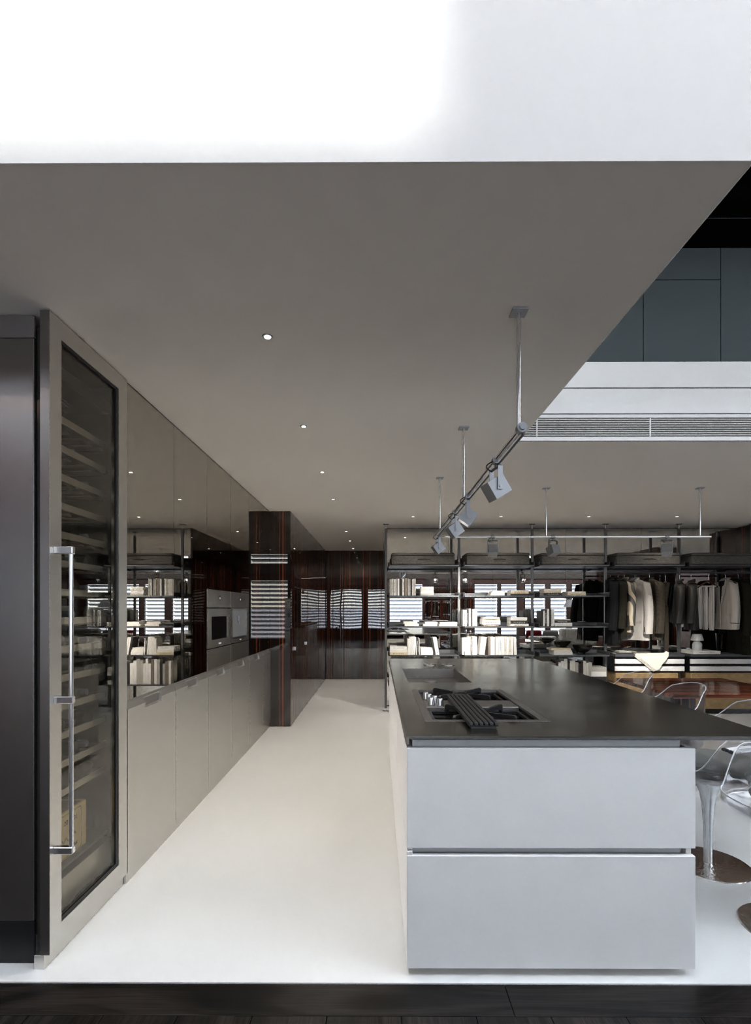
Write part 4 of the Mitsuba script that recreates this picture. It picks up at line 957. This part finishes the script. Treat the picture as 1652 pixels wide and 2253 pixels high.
for q, px in enumerate((1550, 1563, 1577)):
    part(pl, 'leg', legm(X(px), t1 - .075, .56 + .01 * q, .034, q), 'satin', smooth=50)
part(pl, 'waistband', move(box(-.11, .13, -.018, .018, -.012, .012, .004), X(1564), RY, t1 - .071), 'satin')
t1 = hanger(X(1608), -1.58, 'wooden hanger with the pale satin pyjama shirt', drop=.10)
garment('pyjama_shirt', 'shirt', 'pale satin pyjama shirt with dark piping, right part of the last bay', X(1608), -1.58, t1 + .01, .66, 'satin', sleeve=.60, seed=12, lapel='satin', cuff='piping', fold=.014, shoulder=.18, hem=.20)
t1 = hanger(X(1637), -1.7, 'dark hanger with the olive tweed coat', drop=.10)
garment('tweed_coat', 'coat', 'long olive black tweed coat at the right edge of the picture', X(1637), -1.7, t1 + .008, .98, 'tweed_dark', sleeve=.68, seed=13, lapel='tweed_dark', shoulder=.2)
# lamp on a big white book
zc = .7755
k = thing('large_book', 'large white book lying on the chest under the little white lamp', 'book')
bx0, bx1 = X(1522.5, 6.58), X(1582, 6.58)
part(k, 'cover', join(box(bx0, bx1, 6.578, 6.90, zc, zc + .003), box(bx0, bx1, 6.578, 6.90, zc + .036, zc + .039), box(bx0, bx1, 6.578, 6.581, zc + .003, zc + .036)), 'cover_0')
part(k, 'pages', box(bx0 + .004, bx1 - .004, 6.581, 6.896, zc + .003, zc + .036), 'paper')
part(k, 'spine_print', move(join(marks(.3, 5, 'k')), (bx0 + bx1) / 2, 6.578, zc + .02), 'ink')
lm = thing('table_lamp', 'small white glass mushroom lamp standing on a white book', 'table lamp')
lx, ly, lz = X(1531, 6.68), 6.68, zc + .0393
part(lm, 'base', move(lathe([(0, 0), (.052, 0), (.056, .006), (.057, .075), (.050, .102), (.036, .116), (.030, .122), (0, .122)], 40), lx, ly, lz), 'grey_glass_base', smooth=40)
part(lm, 'neck', move(lathe([(0, .122), (.029, .122), (.029, .130), (0, .130)], 32), lx, ly, lz), 'lamp_glass', smooth=40)
part(lm, 'shade', move(lathe([(.026, .130), (.070, .130), (.075, .136), (.073, .146), (.055, .212), (.048, .218), (0, .219), (0, .214), (.045, .212), (.052, .206), (.068, .142), (.026, .136), (.026, .130)], 44), lx, ly, lz), 'lamp_glass', smooth=40)
# magazines and dark folded things on the chest of the fourth bay
for j, (px0, px1, zt_, c) in enumerate(((1322 + 32, 1392, .018, 5), (1360, 1388, .014, 3), (1392, 1430, .02, 4), (1400, 1428, .014, 5))):
    zz = zc if j in (0, 2) else zc + (.0185 if j == 1 else .0205)
    book((X(px0) + X(px1)) / 2, zz, X(px1) - X(px0), zt_ - .0005, .24, c, ['black magazine under the hanging coat on the chest', 'grey magazine lying on a black one on the chest', 'brown folder under the grey jacket on the chest', 'black notebook lying on the brown folder'][j], None, flat=True, yf=6.60)
# towel hanging over the chest edge
tw_ = thing('folded_towel', 'folded cream towel hanging over the front edge of the chest in the fourth bay', 'towel')
def towel(dx, dy, dz, sc):
    poly = sg.Polygon([(-.228, .0), (-.205, .024), (.17, .034), (.215, .066), (.230, .050), (.045, -.19), (.022, -.20)])
    m = prism(sg.Polygon([(p[0] * sc + dx, p[1] * sc + dz) for p in poly.exterior.coords]).buffer(.004), 'y', 0, .010)
    m = m.subdivide_to_size(.025)
    v = m.vertices; n = meshkit.noise(np.c_[v[:, 0] * 14, v[:, 1] * 0, v[:, 2] * 14], 4)
    lean = np.clip(v[:, 2] + .02, 0, None)
    m.vertices = np.c_[v[:, 0], v[:, 1] + dy + .012 * n + lean * 1.3, v[:, 2] - lean * .35]
    return m
cxw, zw = X(1438, 6.52), .772
for q in range(3):
    part(tw_, 'fold', move(towel(-.010 * q, .013 * q, -.013 * q, 1 - .03 * q), cxw, 6.515, zw), 'towel', smooth=35)

# ================================================================== LIVING ROOM (seen in the mirrors)
so = thing('sofa', 'beige upholstered sofa with a high back, reflected in the mirror wall', 'sofa')
part(so, 'seat', rbox(3.9, 6.2, .25, 1.15, .12, .44, .05, 3), 'sofa', smooth=40)
part(so, 'backrest', rbox(4.7, 6.2, 1.0, 1.22, .44, .86, .06, 3), 'sofa', smooth=40)
part(so, 'armrest', rbox(3.9, 4.6, 1.0, 1.2, .44, .66, .05, 3), 'sofa', smooth=40)
for x in (4.0, 6.1):
    for y in (.35, 1.05): part(so, 'leg', box(x - .03, x + .03, y - .03, y + .03, -.012, .125), 'black')
for j, (x, m, lb) in enumerate(((4.1, 'cushion_red', 'dark red cushion at the left end of the sofa'), (4.54, 'cushion_grey', 'grey cushion next to the red one on the sofa'))):
    single('cushion', move(rbox(-.2, .2, -.06, .06, -.18, .18, .055, 3), x, .86, .62, rx=-.25), m, lb, 'cushion', 'cushions on the sofa', smooth=40)
fl = thing('floor_lamp', 'floor lamp with a grey conical shade before the louvred window, seen in the mirror', 'floor lamp')
fx, fy = 6.15, -1.9
part(fl, 'base', move(lathe([(0, 0), (.16, 0), (.16, .012), (.03, .02), (0, .02)], 40), fx, fy, -.012), 'black', smooth=40)
part(fl, 'pole', cyl((fx, fy, .006), (fx, fy, 1.60), .011, 14), 'black', smooth=40)
part(fl, 'shade', move(lathe([(.25, 1.42), (.12, 1.66), (.0, 1.665), (.0, 1.66), (.117, 1.655), (.246, 1.42), (.25, 1.42)], 44), fx, fy, 0), 'shade_grey', smooth=30)
ct = thing('coffee_table', 'low dark coffee table before the windows of the living room', 'table')
part(ct, 'tabletop', box(1.6, 3.4, -2.6, -1.8, .32, .36, .004), 'ebony')
for x in (1.7, 3.3):
    for y in (-2.5, -1.9): part(ct, 'leg', box(x - .03, x + .03, y - .03, y + .03, -.012, .3195), 'black')
s2 = thing('low_sideboard', 'low grey sideboard under the living room windows', 'sideboard')
part(s2, 'body', box(3.7, 8.3, YB + .15, YB + .6, .03, .34, .004), 'living_wall')
part(s2, 'plinth', box(3.8, 8.2, YB + .18, YB + .55, -.012, .0295), 'black')
